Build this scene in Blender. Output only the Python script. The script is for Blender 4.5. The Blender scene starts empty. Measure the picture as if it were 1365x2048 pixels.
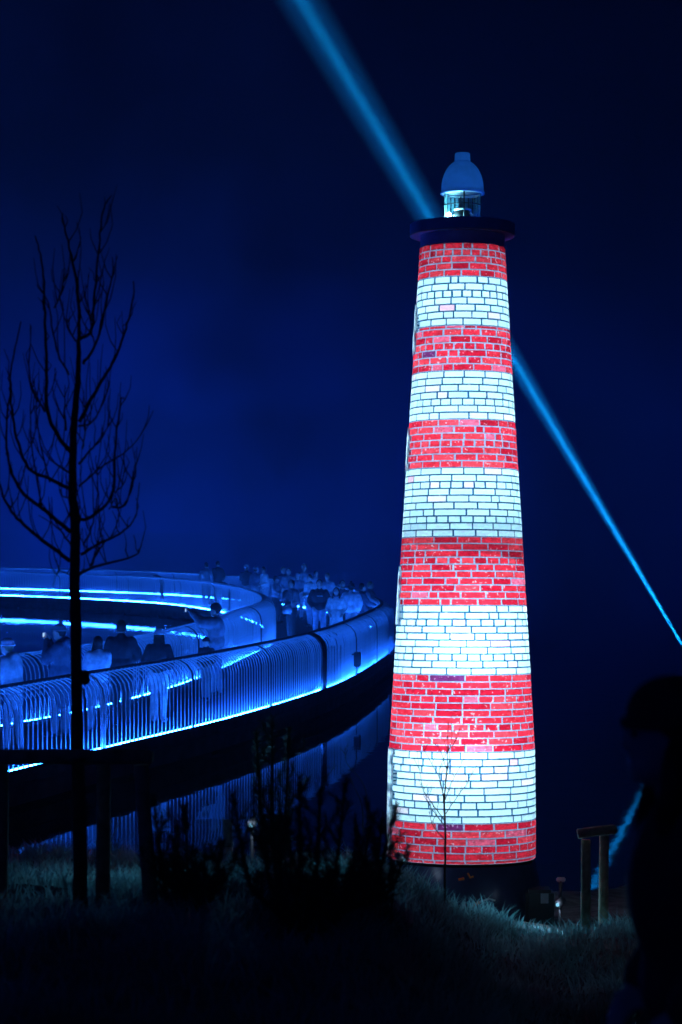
import bpy, bmesh, math, random
import numpy as np
from mathutils import Vector, Matrix, noise

R = math.radians
scene = bpy.context.scene
C = scene.collection
random.seed(7)
rng = np.random.default_rng(11)

# ------------------------------------------------------------------ camera, sky, exposure
CAM_Z, FPX = 4.1, 4836.0          # eye height above the water; focal length in pixels of the 2048-high frame
cam_d = bpy.data.cameras.new('camera')
cam = bpy.data.objects.new('camera', cam_d); C.objects.link(cam)
cam.location = (0, 0, CAM_Z); cam.rotation_euler = (R(90.07), 0, 0)
cam_d.sensor_fit = 'VERTICAL'; cam_d.sensor_height = 36; cam_d.lens = 85
cam_d.clip_start = 0.1; cam_d.clip_end = 6000
cam_d.dof.use_dof = True; cam_d.dof.focus_distance = 29.0; cam_d.dof.aperture_fstop = 4.0
scene.camera = cam
scene.view_settings.view_transform = 'Standard'; scene.view_settings.look = 'None'
scene.view_settings.exposure = 0.0; scene.view_settings.gamma = 1.0
scene.view_settings.use_curve_mapping = False
scene.cycles.max_bounces = 8; scene.cycles.diffuse_bounces = 3; scene.cycles.glossy_bounces = 3
scene.cycles.transmission_bounces = 5; scene.cycles.transparent_max_bounces = 12; scene.cycles.volume_bounces = 0
scene.cycles.sample_clamp_indirect = 3.0; scene.cycles.sample_clamp_direct = 0.0
scene.cycles.use_denoising = True
scene.cycles.caustics_reflective = False; scene.cycles.caustics_refractive = False

world = bpy.data.worlds.new('World'); scene.world = world; world.use_nodes = True
wn, wl = world.node_tree.nodes, world.node_tree.links
wn.clear()
def wnode(t, **k):
    n = wn.new(t)
    for a, b in k.items(): setattr(n, a, b)
    return n
out = wnode('ShaderNodeOutputWorld'); bg = wnode('ShaderNodeBackground')
tc = wnode('ShaderNodeTexCoord'); sep = wnode('ShaderNodeSeparateXYZ')
wl.new(tc.outputs['Generated'], sep.inputs[0])
ab = wnode('ShaderNodeMath', operation='ABSOLUTE'); wl.new(sep.outputs['Z'], ab.inputs[0])
ramp = wnode('ShaderNodeValToRGB'); wl.new(ab.outputs[0], ramp.inputs[0])
els = ramp.color_ramp.elements
els[0].position = 0.0; els[0].color = (0.0004, 0.0100, 0.200, 1)
els[1].position = 1.0; els[1].color = (0.0008, 0.0026, 0.0110, 1)
for p, c in ((0.03, (0.0004, 0.0095, 0.180, 1)), (0.065, (0.0004, 0.0050, 0.100, 1)), (0.10, (0.0003, 0.0022, 0.034, 1)), (0.15, (0.0003, 0.0013, 0.0125, 1)), (0.22, (0.0003, 0.0012, 0.0105, 1))):
    e = els.new(p); e.color = c
# the glow of the lit pond side is stronger than that of the open side
mx = wnode('ShaderNodeMapRange'); mx.interpolation_type = 'SMOOTHERSTEP'
mx.inputs[1].default_value = -0.16; mx.inputs[2].default_value = 0.14
mx.inputs[3].default_value = 1.6; mx.inputs[4].default_value = 0.32
wl.new(sep.outputs['X'], mx.inputs[0])
nz = wnode('ShaderNodeTexNoise'); nz.inputs['Scale'].default_value = 14; nz.inputs['Detail'].default_value = 8
wl.new(tc.outputs['Generated'], nz.inputs['Vector'])
mr = wnode('ShaderNodeMapRange'); mr.inputs[1].default_value = 0.3; mr.inputs[2].default_value = 0.7
mr.inputs[3].default_value = 0.5; mr.inputs[4].default_value = 1.5
wl.new(nz.outputs['Fac'], mr.inputs[0])
mm = wnode('ShaderNodeMath', operation='MULTIPLY'); wl.new(mx.outputs[0], mm.inputs[0]); wl.new(mr.outputs[0], mm.inputs[1])
wl.new(ramp.outputs[0], bg.inputs['Color']); wl.new(mm.outputs[0], bg.inputs['Strength'])
wl.new(bg.outputs[0], out.inputs['Surface'])

# ------------------------------------------------------------------ helpers
def at(x, y, d):
    """place of a picture point that stands d metres out"""
    return Vector(((x - 682.5) / FPX * d, d, CAM_Z - (y - 1030.0) / FPX * d))

def tag(o, label=None, cat=None, group=None, kind=None):
    if label: o['label'] = label
    if cat: o['category'] = cat
    if group: o['group'] = group
    if kind: o['kind'] = kind
    return o

def empty(name, loc=(0, 0, 0), rot=(0, 0, 0)):
    o = bpy.data.objects.new(name, None); o.empty_display_size = 0.2
    o.location = loc; o.rotation_euler = rot; C.objects.link(o); return o

def obj(name, me, mat=None, parent=None, smooth=False):
    if isinstance(me, bmesh.types.BMesh):
        b = me; me = bpy.data.meshes.new(name); b.to_mesh(me); b.free()
    if mat is not None and len(me.materials) == 0: me.materials.append(mat)
    if smooth:
        me.polygons.foreach_set('use_smooth', [True] * len(me.polygons))
    o = bpy.data.objects.new(name, me); C.objects.link(o)
    if parent is not None: o.parent = parent
    return o

def raw(name, v, f, mat=None, parent=None, smooth=False):
    me = bpy.data.meshes.new(name); me.from_pydata([tuple(p) for p in v], [], f); me.update()
    return obj(name, me, mat, parent, smooth)

def add_box(bm, c, s, m=None, bevel=0.0):
    r = bmesh.ops.create_cube(bm, size=1.0)
    M = Matrix.Translation(Vector(c)) @ (m.to_4x4() if m else Matrix.Identity(4)) @ Matrix.Diagonal((*s, 1))
    bmesh.ops.transform(bm, matrix=M, verts=r['verts'])
    if bevel:
        es = list({e for v in r['verts'] for e in v.link_edges})
        bmesh.ops.bevel(bm, geom=es, offset=bevel, segments=2, affect='EDGES', clamp_overlap=True)

def add_tube(bm, pts, rad, n=6, cap=True):
    pts = [Vector(p) for p in pts]
    if not hasattr(rad, '__len__'): rad = [rad] * len(pts)
    rings = []; up = None
    for i, p in enumerate(pts):
        t = (pts[min(i + 1, len(pts) - 1)] - pts[max(i - 1, 0)])
        if t.length < 1e-9: t = Vector((0, 0, 1))
        t.normalize()
        if up is None: up = Vector((1, 0, 0)) if abs(t.x) < 0.8 else Vector((0, 1, 0))
        a = (up - t * up.dot(t)).normalized(); b = t.cross(a); up = a
        rings.append([bm.verts.new(p + (a * math.cos(2 * math.pi * k / n) + b * math.sin(2 * math.pi * k / n)) * rad[i]) for k in range(n)])
    for r0, r1 in zip(rings, rings[1:]):
        for k in range(n):
            bm.faces.new((r0[k], r0[(k + 1) % n], r1[(k + 1) % n], r1[k]))
    if cap:
        bm.faces.new(rings[0][::-1]); bm.faces.new(rings[-1])

def add_lathe(bm, prof, n=48, cap=False):
    rings = [[bm.verts.new((r * math.cos(2 * math.pi * k / n), r * math.sin(2 * math.pi * k / n), z)) for k in range(n)] for r, z in prof]
    for r0, r1 in zip(rings, rings[1:]):
        for k in range(n): bm.faces.new((r0[k], r0[(k + 1) % n], r1[(k + 1) % n], r1[k]))
    if cap: bm.faces.new(rings[0][::-1]); bm.faces.new(rings[-1])

def add_ball(bm, c, s, m=None, u=14, v=10):
    r = bmesh.ops.create_uvsphere(bm, u_segments=u, v_segments=v, radius=1.0)
    M = Matrix.Translation(Vector(c)) @ (m.to_4x4() if m else Matrix.Identity(4)) @ Matrix.Diagonal((*s, 1))
    bmesh.ops.transform(bm, matrix=M, verts=r['verts'])

def catmull(pts, per=12):
    pts = [np.array(p, float) for p in pts]
    P = [2 * pts[0] - pts[1]] + pts + [2 * pts[-1] - pts[-2]]
    o = []
    for i in range(1, len(P) - 2):
        p0, p1, p2, p3 = P[i - 1:i + 3]
        for k in range(per):
            t = k / per
            o.append(0.5 * (2 * p1 + (p2 - p0) * t + (2 * p0 - 5 * p1 + 4 * p2 - p3) * t * t + (3 * p1 - p0 - 3 * p2 + p3) * t ** 3))
    o.append(pts[-1]); return np.array(o)

def resample(p, step):
    d = np.r_[0, np.cumsum(np.linalg.norm(np.diff(p, axis=0), axis=1))]
    n = max(2, int(round(d[-1] / step)) + 1)
    s = np.linspace(0, d[-1], n)
    return np.stack([np.interp(s, d, p[:, k]) for k in range(p.shape[1])], 1)

# ------------------------------------------------------------------ materials
def mat(name, col, rough=0.6, metal=0.0, var=0.25, scale=6.0, bump=0.0, spec=0.4, detail=6):
    m = bpy.data.materials.new(name); m.use_nodes = True
    n, l = m.node_tree.nodes, m.node_tree.links
    b = n['Principled BSDF']
    b.inputs['Roughness'].default_value = rough; b.inputs['Metallic'].default_value = metal
    b.inputs['Specular IOR Level'].default_value = spec
    t = n.new('ShaderNodeTexCoord'); z = n.new('ShaderNodeTexNoise')
    z.inputs['Scale'].default_value = scale; z.inputs['Detail'].default_value = detail
    l.new(t.outputs['Object'], z.inputs['Vector'])
    r = n.new('ShaderNodeValToRGB')
    r.color_ramp.elements[0].position = 0.3; r.color_ramp.elements[1].position = 0.7
    r.color_ramp.elements[0].color = (*[c * (1 - var) for c in col], 1)
    r.color_ramp.elements[1].color = (*[min(1, c * (1 + var)) for c in col], 1)
    l.new(z.outputs['Fac'], r.inputs[0]); l.new(r.outputs[0], b.inputs['Base Color'])
    if bump:
        bp = n.new('ShaderNodeBump'); bp.inputs['Strength'].default_value = bump
        l.new(z.outputs['Fac'], bp.inputs['Height']); l.new(bp.outputs[0], b.inputs['Normal'])
    return m

def emit(name, col, s):
    m = bpy.data.materials.new(name); m.use_nodes = True
    n, l = m.node_tree.nodes, m.node_tree.links; n.clear()
    o = n.new('ShaderNodeOutputMaterial'); e = n.new('ShaderNodeEmission')
    e.inputs[0].default_value = (*col, 1); e.inputs[1].default_value = s
    l.new(e.outputs[0], o.inputs[0]); return m

M_steel = mat('galvanised_steel', (0.72, 0.73, 0.75), 0.45, 0.15, 0.12, 30)
M_dark = mat('dark_steel', (0.05, 0.05, 0.055), 0.45, 0.3, 0.3, 12)
M_fascia = mat('weathered_fascia', (0.09, 0.09, 0.10), 0.75, 0, 0.5, 3, 0.2)
M_deck = mat('deck_boards', (0.07, 0.07, 0.075), 0.7, 0, 0.4, 8, 0.1)
M_navy = mat('navy_panel', (0.30, 0.50, 0.95), 0.30, 0.0, 0.2, 6)
M_dome = mat('blue_glow_dome', (0.24, 0.38, 0.62), 0.45, 0.0, 0.12, 9)  # grey dome: the blue light on it is put into a translucent colour
_n, _l = M_dome.node_tree.nodes, M_dome.node_tree.links
_b = _n['Principled BSDF']; _t = _n.new('ShaderNodeBsdfTranslucent'); _m = _n.new('ShaderNodeMixShader'); _m.inputs[0].default_value = 0.6
_l.new(_b.inputs['Base Color'].links[0].from_socket, _t.inputs[0]); _l.new(_b.outputs[0], _m.inputs[1]); _l.new(_t.outputs[0], _m.inputs[2])
_l.new(_m.outputs[0], _n['Material Output'].inputs[0])
M_black = mat('black_plastic', (0.02, 0.02, 0.022), 0.4, 0, 0.2, 12)
M_bark = mat('bark', (0.09, 0.065, 0.045), 0.9, 0, 0.5, 24, 0.5)
M_wood = mat('stake_wood', (0.50, 0.34, 0.22), 0.85, 0, 0.4, 14, 0.4)
M_needle = mat('pine_needles', (0.07, 0.11, 0.06), 0.7, 0, 0.4, 5)
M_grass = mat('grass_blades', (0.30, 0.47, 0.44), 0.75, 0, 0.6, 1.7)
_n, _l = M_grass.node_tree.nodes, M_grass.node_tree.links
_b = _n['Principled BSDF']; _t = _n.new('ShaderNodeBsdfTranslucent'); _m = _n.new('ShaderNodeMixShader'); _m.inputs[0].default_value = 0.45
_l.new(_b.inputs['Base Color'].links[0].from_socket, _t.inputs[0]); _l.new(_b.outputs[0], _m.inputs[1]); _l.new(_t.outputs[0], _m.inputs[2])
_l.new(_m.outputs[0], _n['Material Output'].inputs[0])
M_dry = mat('dry_stalks', (0.3, 0.26, 0.16), 0.8, 0, 0.3, 6)
M_soil = mat('soil', (0.15, 0.16, 0.14), 0.95, 0, 0.6, 5, 0.6)
M_orange = mat('orange_strap', (0.9, 0.22, 0.03), 0.6, 0, 0.15, 20)
M_white = mat('white_plastic', (0.75, 0.76, 0.78), 0.5, 0, 0.08, 12)
M_skin = mat('skin', (0.68, 0.50, 0.42), 0.5, 0, 0.08, 9)
LED = emit('blue_led_strip', (0.010, 0.125, 1.0), 300.0)
_n, _l = LED.node_tree.nodes, LED.node_tree.links
_t = _n.new('ShaderNodeTexCoord'); _z = _n.new('ShaderNodeTexNoise'); _z.inputs['Scale'].default_value = 1.1; _z.inputs['Detail'].default_value = 4
_r = _n.new('ShaderNodeMapRange'); _r.inputs[1].default_value = .35; _r.inputs[2].default_value = .65; _r.inputs[3].default_value = 150.0; _r.inputs[4].default_value = 440.0
_l.new(_t.outputs['Object'], _z.inputs['Vector']); _l.new(_z.outputs['Fac'], _r.inputs[0]); _l.new(_r.outputs[0], [x for x in _n if x.type == 'EMISSION'][0].inputs[1])
ADDED_UPLIGHT = emit('added_dome_uplight', (0.002, 0.10, 1.0), 12.0)

# brick print on the lantern skin: colour from each brick, mottled; lit through from the lamps inside
def skin_mat(name, attr, mottle):
    m = bpy.data.materials.new(name); m.use_nodes = True
    n, l = m.node_tree.nodes, m.node_tree.links; n.clear()
    o = n.new('ShaderNodeOutputMaterial')
    tr = n.new('ShaderNodeBsdfTranslucent'); df = n.new('ShaderNodeBsdfDiffuse'); mx = n.new('ShaderNodeMixShader'); mx.inputs[0].default_value = 0.25
    at_ = n.new('ShaderNodeAttribute'); at_.attribute_name = attr
    t = n.new('ShaderNodeTexCoord'); z = n.new('ShaderNodeTexNoise'); z.inputs['Scale'].default_value = 21; z.inputs['Detail'].default_value = 8
    z.inputs['Roughness'].default_value = 0.7
    mp = n.new('ShaderNodeMapping'); mp.inputs['Scale'].default_value = (1, 1, 2.2)
    oi = n.new('ShaderNodeObjectInfo'); av = n.new('ShaderNodeVectorMath'); av.operation = 'ADD'
    l.new(t.outputs['Object'], av.inputs[0]); l.new(oi.outputs['Location'], av.inputs[1])
    l.new(av.outputs[0], mp.inputs[0]); l.new(mp.outputs[0], z.inputs['Vector'])
    r = n.new('ShaderNodeValToRGB'); r.color_ramp.elements[0].position = 0.36; r.color_ramp.elements[1].position = 0.62
    v = 1 - mottle; r.color_ramp.elements[0].color = (v, v * 0.8, v * 0.9, 1); r.color_ramp.elements[1].color = (1, 1, 1, 1)
    l.new(z.outputs['Fac'], r.inputs[0])
    mu = n.new('ShaderNodeMix'); mu.data_type = 'RGBA'; mu.blend_type = 'MULTIPLY'; mu.inputs['Factor'].default_value = 1
    l.new(at_.outputs['Color'], mu.inputs[6]); l.new(r.outputs[0], mu.inputs[7])
    # pale lime blooms
    z2 = n.new('ShaderNodeTexNoise'); z2.inputs['Scale'].default_value = 34; z2.inputs['Detail'].default_value = 4
    l.new(av.outputs[0], z2.inputs['Vector'])
    r2 = n.new('ShaderNodeValToRGB'); r2.color_ramp.elements[0].position = 0.62; r2.color_ramp.elements[1].position = 0.70
    l.new(z2.outputs['Fac'], r2.inputs[0])
    mk = n.new('ShaderNodeMath'); mk.operation = 'MULTIPLY'; mk.inputs[1].default_value = mottle
    l.new(r2.outputs[0], mk.inputs[0])
    m2 = n.new('ShaderNodeMix'); m2.data_type = 'RGBA'; m2.inputs[7].default_value = (0.75, 0.62, 0.7, 1)
    l.new(mk.outputs[0], m2.inputs['Factor']); l.new(mu.outputs[2], m2.inputs[6])
    l.new(m2.outputs[2], tr.inputs[0]); l.new(m2.outputs[2], df.inputs[0])
    l.new(tr.outputs[0], mx.inputs[1]); l.new(df.outputs[0], mx.inputs[2]); l.new(mx.outputs[0], o.inputs[0])
    return m
M_redbrick = skin_mat('red_brick_print', 'col', 0.5)
M_whitebrick = skin_mat('white_brick_print', 'col', 0.10)
M_mortar = skin_mat('mortar_print', 'col', 0.35)

def thin_glass(name, tint, gloss=1.0):
    m = bpy.data.materials.new(name); m.use_nodes = True
    n, l = m.node_tree.nodes, m.node_tree.links; n.clear()
    o = n.new('ShaderNodeOutputMaterial'); t = n.new('ShaderNodeBsdfTransparent'); g = n.new('ShaderNodeBsdfGlossy'); mx = n.new('ShaderNodeMixShader')
    f = n.new('ShaderNodeFresnel'); f.inputs[0].default_value = 1.5
    g.inputs['Roughness'].default_value = 0.03; t.inputs[0].default_value = (*tint, 1)
    l.new(f.outputs[0], mx.inputs[0]); l.new(t.outputs[0], mx.inputs[1]); l.new(g.outputs[0], mx.inputs[2]); l.new(mx.outputs[0], o.inputs[0])
    return m
M_glass = thin_glass('lantern_glass', (0.86, 0.96, 0.97))

m = bpy.data.materials.new('pond_water'); m.use_nodes = True
n, l = m.node_tree.nodes, m.node_tree.links
b = n['Principled BSDF']; b.inputs['Base Color'].default_value = (0.004, 0.006, 0.010, 1); b.inputs['Roughness'].default_value = 0.03
b.inputs['IOR'].default_value = 1.333
t = n.new('ShaderNodeTexCoord'); z = n.new('ShaderNodeTexNoise'); z.inputs['Scale'].default_value = 1.3; z.inputs['Detail'].default_value = 3
bp = n.new('ShaderNodeBump'); bp.inputs['Strength'].default_value = 0.022; bp.inputs['Distance'].default_value = 0.1
l.new(t.outputs['Object'], z.inputs['Vector']); l.new(z.outputs['Fac'], bp.inputs['Height']); l.new(bp.outputs[0], b.inputs['Normal'])
M_water = m

# ------------------------------------------------------------------ the bank and the water
def sm(a, b, x):
    t = np.clip((x - a) / (b - a), 0, 1); return t * t * (3 - 2 * t)
def ground(x, y):
    z = np.interp(y, [-30, 0, 8, 13, 17, 20, 22, 25, 28, 36, 84], [2.9, 2.5, 2.36, 1.97, 1.55, 1.19, 0.78, 0.3, -0.12, -1.0, -1.0])
    z = z - sm(0.0, 1.5, x) * np.interp(y, [0, 6, 8, 12, 16, 20, 22, 25, 28], [.35, .4, .62, .98, .80, .55, .40, .12, 0])
    z = z + 0.07 * np.sin(x * 1.7 + y * 0.6) * np.cos(y * 0.9 - x * 0.4) + 0.03 * np.sin(x * 4.1 - y * 2.3)
    return z
def gz(x, y): return float(ground(np.array(x, float), np.array(y, float)))

xs = np.unique(np.r_[np.linspace(-60, -6, 28), np.linspace(-6, 6, 97), np.linspace(6, 60, 28)])
ys = np.unique(np.r_[np.linspace(-30, 4, 12), np.linspace(4, 36, 129)])
X, Y = np.meshgrid(xs, ys); Z = ground(X, Y)
nzv = np.array([noise.noise(Vector((a * 2.5, b_ * 2.5, 0))) for a, b_ in zip(X.ravel(), Y.ravel())]).reshape(X.shape)
Z = Z + nzv * 0.035
V = np.stack([X, Y, Z], -1).reshape(-1, 3); nx = len(xs)
F = [(j * nx + i, j * nx + i + 1, (j + 1) * nx + i + 1, (j + 1) * nx + i) for j in range(len(ys) - 1) for i in range(nx - 1)]
tag(raw('ground', V, F, M_soil, None, True), 'dark grassy bank sloping down to the pond', kind='structure')
tag(raw('water', [(-400, -20, 0), (400, -20, 0), (400, 560, 0), (-400, 560, 0)], [(0, 1, 2, 3)], M_water), 'still dark pond water mirroring the blue walkway', kind='structure')

# grass blades, thicker on the slope by the lighthouse
NB = 95000
gy = 7.5 + 17.5 * rng.random(NB) ** 0.75
gx = (rng.random(NB) * 2 - 1) * (0.155 * gy + 0.4)
cl = np.sin(gx * 5.3 + np.sin(gy * 3.1) * 2) * np.sin(gy * 4.7 + np.sin(gx * 2.7) * 2)
keep = (rng.random(NB) < 0.22 + 0.78 * (cl > 0.0)) & ((gx < 0.2) | (gy < 20.6 + 0.25 * np.sin(gx * 6)))
gx, gy, cl = gx[keep], gy[keep], cl[keep]; NB = len(gx)
g0 = ground(gx, gy)
hh = (0.05 + 0.10 * rng.random(NB) ** 2) * (1 + 0.5 * np.clip(cl, 0, 1))
an = rng.random(NB) * 2 * np.pi; w = 0.0035 + 0.004 * rng.random(NB)
ln = rng.random(NB) * 2 * np.pi; lm = hh * (0.3 + 0.8 * rng.random(NB))
dx, dy = np.cos(an) * w, np.sin(an) * w
v0 = np.stack([gx - dx, gy - dy, g0 - 0.02], 1); v1 = np.stack([gx + dx, gy + dy, g0 - 0.02], 1)
mxp, myp = gx + np.cos(ln) * lm * .35, gy + np.sin(ln) * lm * .35
v2 = np.stack([mxp + dx * .8, myp + dy * .8, g0 + hh * .6], 1); v3 = np.stack([mxp - dx * .8, myp - dy * .8, g0 + hh * .6], 1)
v4 = np.stack([gx + np.cos(ln) * lm, gy + np.sin(ln) * lm, g0 + hh], 1)
GV = np.stack([v0, v1, v2, v3, v4], 1).reshape(-1, 3)
k5 = np.arange(NB) * 5
me = bpy.data.meshes.new('grass')
me.vertices.add(NB * 5); me.vertices.foreach_set('co', GV.ravel())
li = np.concatenate([np.stack([k5, k5 + 1, k5 + 2, k5 + 3], 1).ravel(), np.stack([k5 + 3, k5 + 2, k5 + 4], 1).ravel()])
me.loops.add(len(li)); me.loops.foreach_set('vertex_index', li)
me.polygons.add(NB * 2)
me.polygons.foreach_set('loop_start', np.r_[np.arange(NB) * 4, NB * 4 + np.arange(NB) * 3])
me.update(calc_edges=True); me.validate()
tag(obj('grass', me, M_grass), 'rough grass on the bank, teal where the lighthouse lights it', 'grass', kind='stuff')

# ------------------------------------------------------------------ the ring walkway
DECK = 0.5
def ring_line(tab):
    pts = [((x - 682.5) / s, FPX / s) for x, s in tab]
    return resample(catmull(pts, 24), 0.075)
outer = ring_line([(-420, 178), (-150, 157), (18, 144.4), (240, 129), (460, 114), (640, 98.5), (720, 88), (778, 77), (786, 72), (768, 68), (745, 63.5), (717, 59.5), (650, 54.5), (560, 50), (430, 46.7), (323, 44.6), (160, 42.8), (0, 41.4), (-300, 39.5), (-700, 37.5)])
inner = ring_line([(-600, 152), (-200, 131), (0, 119), (160, 110.5), (320, 99), (420, 89), (490, 80), (540, 73.5), (549, 69.5), (536, 64.5), (491, 58.5), (430, 53.8), (322, 49.7), (160, 47), (0, 45.2), (-300, 42.8), (-700, 40.5)])
def frames(p):
    t = np.gradient(p, axis=0); t /= np.linalg.norm(t, axis=1)[:, None]
    return t, np.stack([-t[:, 1], t[:, 0]], 1)        # unit tangent, unit normal towards the pond's middle

def sweep(name, p, prof, m, parent=None, closed=True, smooth=False):
    t, nn = frames(p); k = len(prof)
    v = []
    for (x, y), q in zip(p, nn):
        for a, z in prof: v.append((x + q[0] * a, y + q[1] * a, z))
    f = []
    for i in range(len(p) - 1):
        for j in range(k if closed else k - 1):
            j2 = (j + 1) % k
            f.append((i * k + j, (i + 1) * k + j, (i + 1) * k + j2, i * k + j2))
    if closed: f.append(tuple(range(k))); f.append(tuple(range((len(p) - 1) * k, len(p) * k))[::-1])
    return raw(name, v, f, m, parent, smooth)

# deck between the two lines
N = 700
o2 = resample(outer, 1); i2 = resample(inner, 1)
def even(p, n):
    d = np.r_[0, np.cumsum(np.linalg.norm(np.diff(p, axis=0), axis=1))]; s = np.linspace(0, d[-1], n)
    return np.stack([np.interp(s, d, p[:, k]) for k in range(2)], 1)
oe, ie = even(outer, N), even(inner, N)
v, f = [], []
for a, b_ in zip(oe, ie): v += [(a[0], a[1], DECK - 0.02), (b_[0], b_[1], DECK - 0.02)]
for i in range(N - 1): f.append((2 * i, 2 * i + 2, 2 * i + 3, 2 * i + 1))
deck = tag(raw('path', v, f, M_deck), 'dark plank deck of the ring walkway over the pond', kind='structure')
for line, nm in ((outer, 'fascia'), (inner, 'fascia')):
    p = resample(line, 0.5); s = 1 if line is outer else -1
    sweep(nm, p, [(-0.06 * s, 0.06), (-0.06 * s, DECK - 0.005), (0.10 * s, DECK - 0.005), (0.10 * s, 0.06)], M_fascia, deck)
    sweep('edge_beam', p, [(-0.085 * s, 0.30), (-0.085 * s, 0.345), (-0.06 * s, 0.345), (-0.06 * s, 0.30)], M_dark, deck)
# piles into the water
for line, s in ((outer, 1), (inner, -1)):
    p = resample(line, 4.0); t, nn = frames(p)
    for q, w_ in zip(p, nn):
        bm = bmesh.new(); add_tube(bm, [(q[0] + w_[0] * .3 * s, q[1] + w_[1] * .3 * s, -0.9), (q[0] + w_[0] * .3 * s, q[1] + w_[1] * .3 * s, DECK - 0.03)], 0.07, 8)
        obj('pile', bm, M_dark, deck)

# balusters: upright, then bent over towards the pond's middle
prof = [(-0.03, 0.03), (-0.03, 0.45), (-0.03, 0.84)] + [(-0.03 + 0.33 * (1 - math.cos(a)), 0.84 + 0.33 * math.sin(a)) for a in (R(25), R(50), R(72), R(90))]
def bar_bm(r=0.0115):
    bm = bmesh.new(); add_tube(bm, [(0, a, z) for a, z in prof], r, 4, False); return bm
bar_me = bpy.data.meshes.new('baluster'); bm = bar_bm(); bm.to_mesh(bar_me); bm.free(); bar_me.materials.append(M_steel)
for p_ in bar_me.polygons: p_.use_smooth = True
bm = bar_bm(.0085); _tm = bpy.data.meshes.new('baluster_slim'); bm.to_mesh(_tm); bm.free()
bv = np.array([v_.co for v_ in _tm.vertices]); bf = [tuple(p_.vertices) for p_ in bar_me.polygons]

def railing(name, line, label, hscale_far):
    root = empty(name, (float(line[0][0]), float(line[0][1]), DECK)); tag(root, label, 'railing', 'railings of the ring walkway')
    off = Matrix.Translation(-Vector(root.location))
    pos = resample(line, 0.17); t, nn = frames(pos)
    px = 682.5 + FPX * pos[:, 0] / pos[:, 1]
    vis = [i for i in range(len(pos)) if -30 < px[i] < 1400]
    vis.sort(key=lambda i: pos[i][1]); singles = set(vis[:300])
    HV, HF = [], []
    for i, (q, w_) in enumerate(zip(pos, nn)):
        ang = math.atan2(w_[1], w_[0]) - math.pi / 2
        hs = 1.0 if q[1] < 75 else (hscale_far if q[1] > 95 else 1 + (hscale_far - 1) * (q[1] - 75) / 20)
        if i in singles:
            o = bpy.data.objects.new('baluster', bar_me); C.objects.link(o); o.parent = root
            o.location = (q[0] - root.location.x, q[1] - root.location.y, 0); o.rotation_euler = (random.uniform(-.006, .006), random.uniform(-.008, .008), ang)
            o.scale = (1, 1, hs)
        else:
            c, s = math.cos(ang), math.sin(ang); k = len(HV) * len(bv)
            HV.append(np.stack([q[0] + bv[:, 0] * c - bv[:, 1] * s, q[1] + bv[:, 0] * s + bv[:, 1] * c, DECK + bv[:, 2] * hs], 1))
            HF += [tuple(j + k for j in a) for a in bf]
    o = raw('distant_balusters', np.concatenate(HV), HF, M_steel, root, True); o.matrix_parent_inverse = off; o['kind'] = 'stuff'
    p = resample(line, 0.25)
    def part(nm, pr, m, sub=None):
        k = len(pr); tt, n2 = frames(p); v, f = [], []
        for (x, y), q in zip(p, n2):
            hs = 1.0 if y < 75 else (hscale_far if y > 95 else 1 + (hscale_far - 1) * (y - 75) / 20)
            for a, z in pr: v.append((x + q[0] * a, y + q[1] * a, DECK + z * hs))
        for i in range(len(p) - 1):
            for j in range(k): f.append((i * k + j, (i + 1) * k + j, (i + 1) * k + (j + 1) % k, i * k + (j + 1) % k))
        o = raw(nm, v, f, m, root); o.matrix_parent_inverse = off; return o
    part('handrail', [(0.27, 1.165), (0.27, 1.20), (0.36, 1.20), (0.36, 1.165)], M_steel if name.startswith('inner') else M_dark)
    part('bottom_rail', [(-0.058, 0.0), (-0.058, 0.057), (-0.050, 0.057), (-0.048, 0.028), (0.04, 0.028), (0.04, 0.0)], M_dark)
    part('led_strip', [(-0.008, 0.045), (-0.008, 0.062), (0.012, 0.062), (0.012, 0.045)], LED)
    return root, off

def post_at(root, off, line, xpx, near, double=True, m=None, pr_r=.04):
    px = 682.5 + FPX * line[:, 0] / line[:, 1]
    order = [i for i in range(len(line) - 1) if (px[i] - xpx) * (px[i + 1] - xpx) <= 0]
    i = order[0] if near else order[-1]
    t, nn = frames(line)
    for s in ((-0.11, 0.11) if double else (0,)):
        q = line[i] + t[i] * s; w_ = nn[i]; ang = math.atan2(w_[1], w_[0]) - math.pi / 2
        bm = bmesh.new(); pr = [(a - 0.02, z) for a, z in prof]
        add_tube(bm, [(0, a, z) for a, z in pr], pr_r, 6)
        bmesh.ops.transform(bm, matrix=Matrix.Translation((q[0], q[1], DECK)) @ Matrix.Rotation(ang, 4, 'Z'), verts=bm.verts)
        o = obj('post', bm, m or M_dark, root, True); o.matrix_parent_inverse = off
    return line[i], nn[i], t[i]

outer_r, off_o = railing('outer_railing', outer, 'outer steel bar railing of the ring walkway, blue light strip along its foot', 0.90)
inner_r, off_i = railing('inner_railing', inner, 'inner steel bar railing of the ring walkway, round the enclosed pond', 0.92)
post_at(outer_r, off_o, outer, 644, True); post_at(outer_r, off_o, outer, 205, True, False, M_steel, .02); post_at(outer_r, off_o, outer, 774, True, True, M_steel)
post_at(inner_r, off_i, inner, 322, False); post_at(inner_r, off_i, inner, 457, False)

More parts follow.
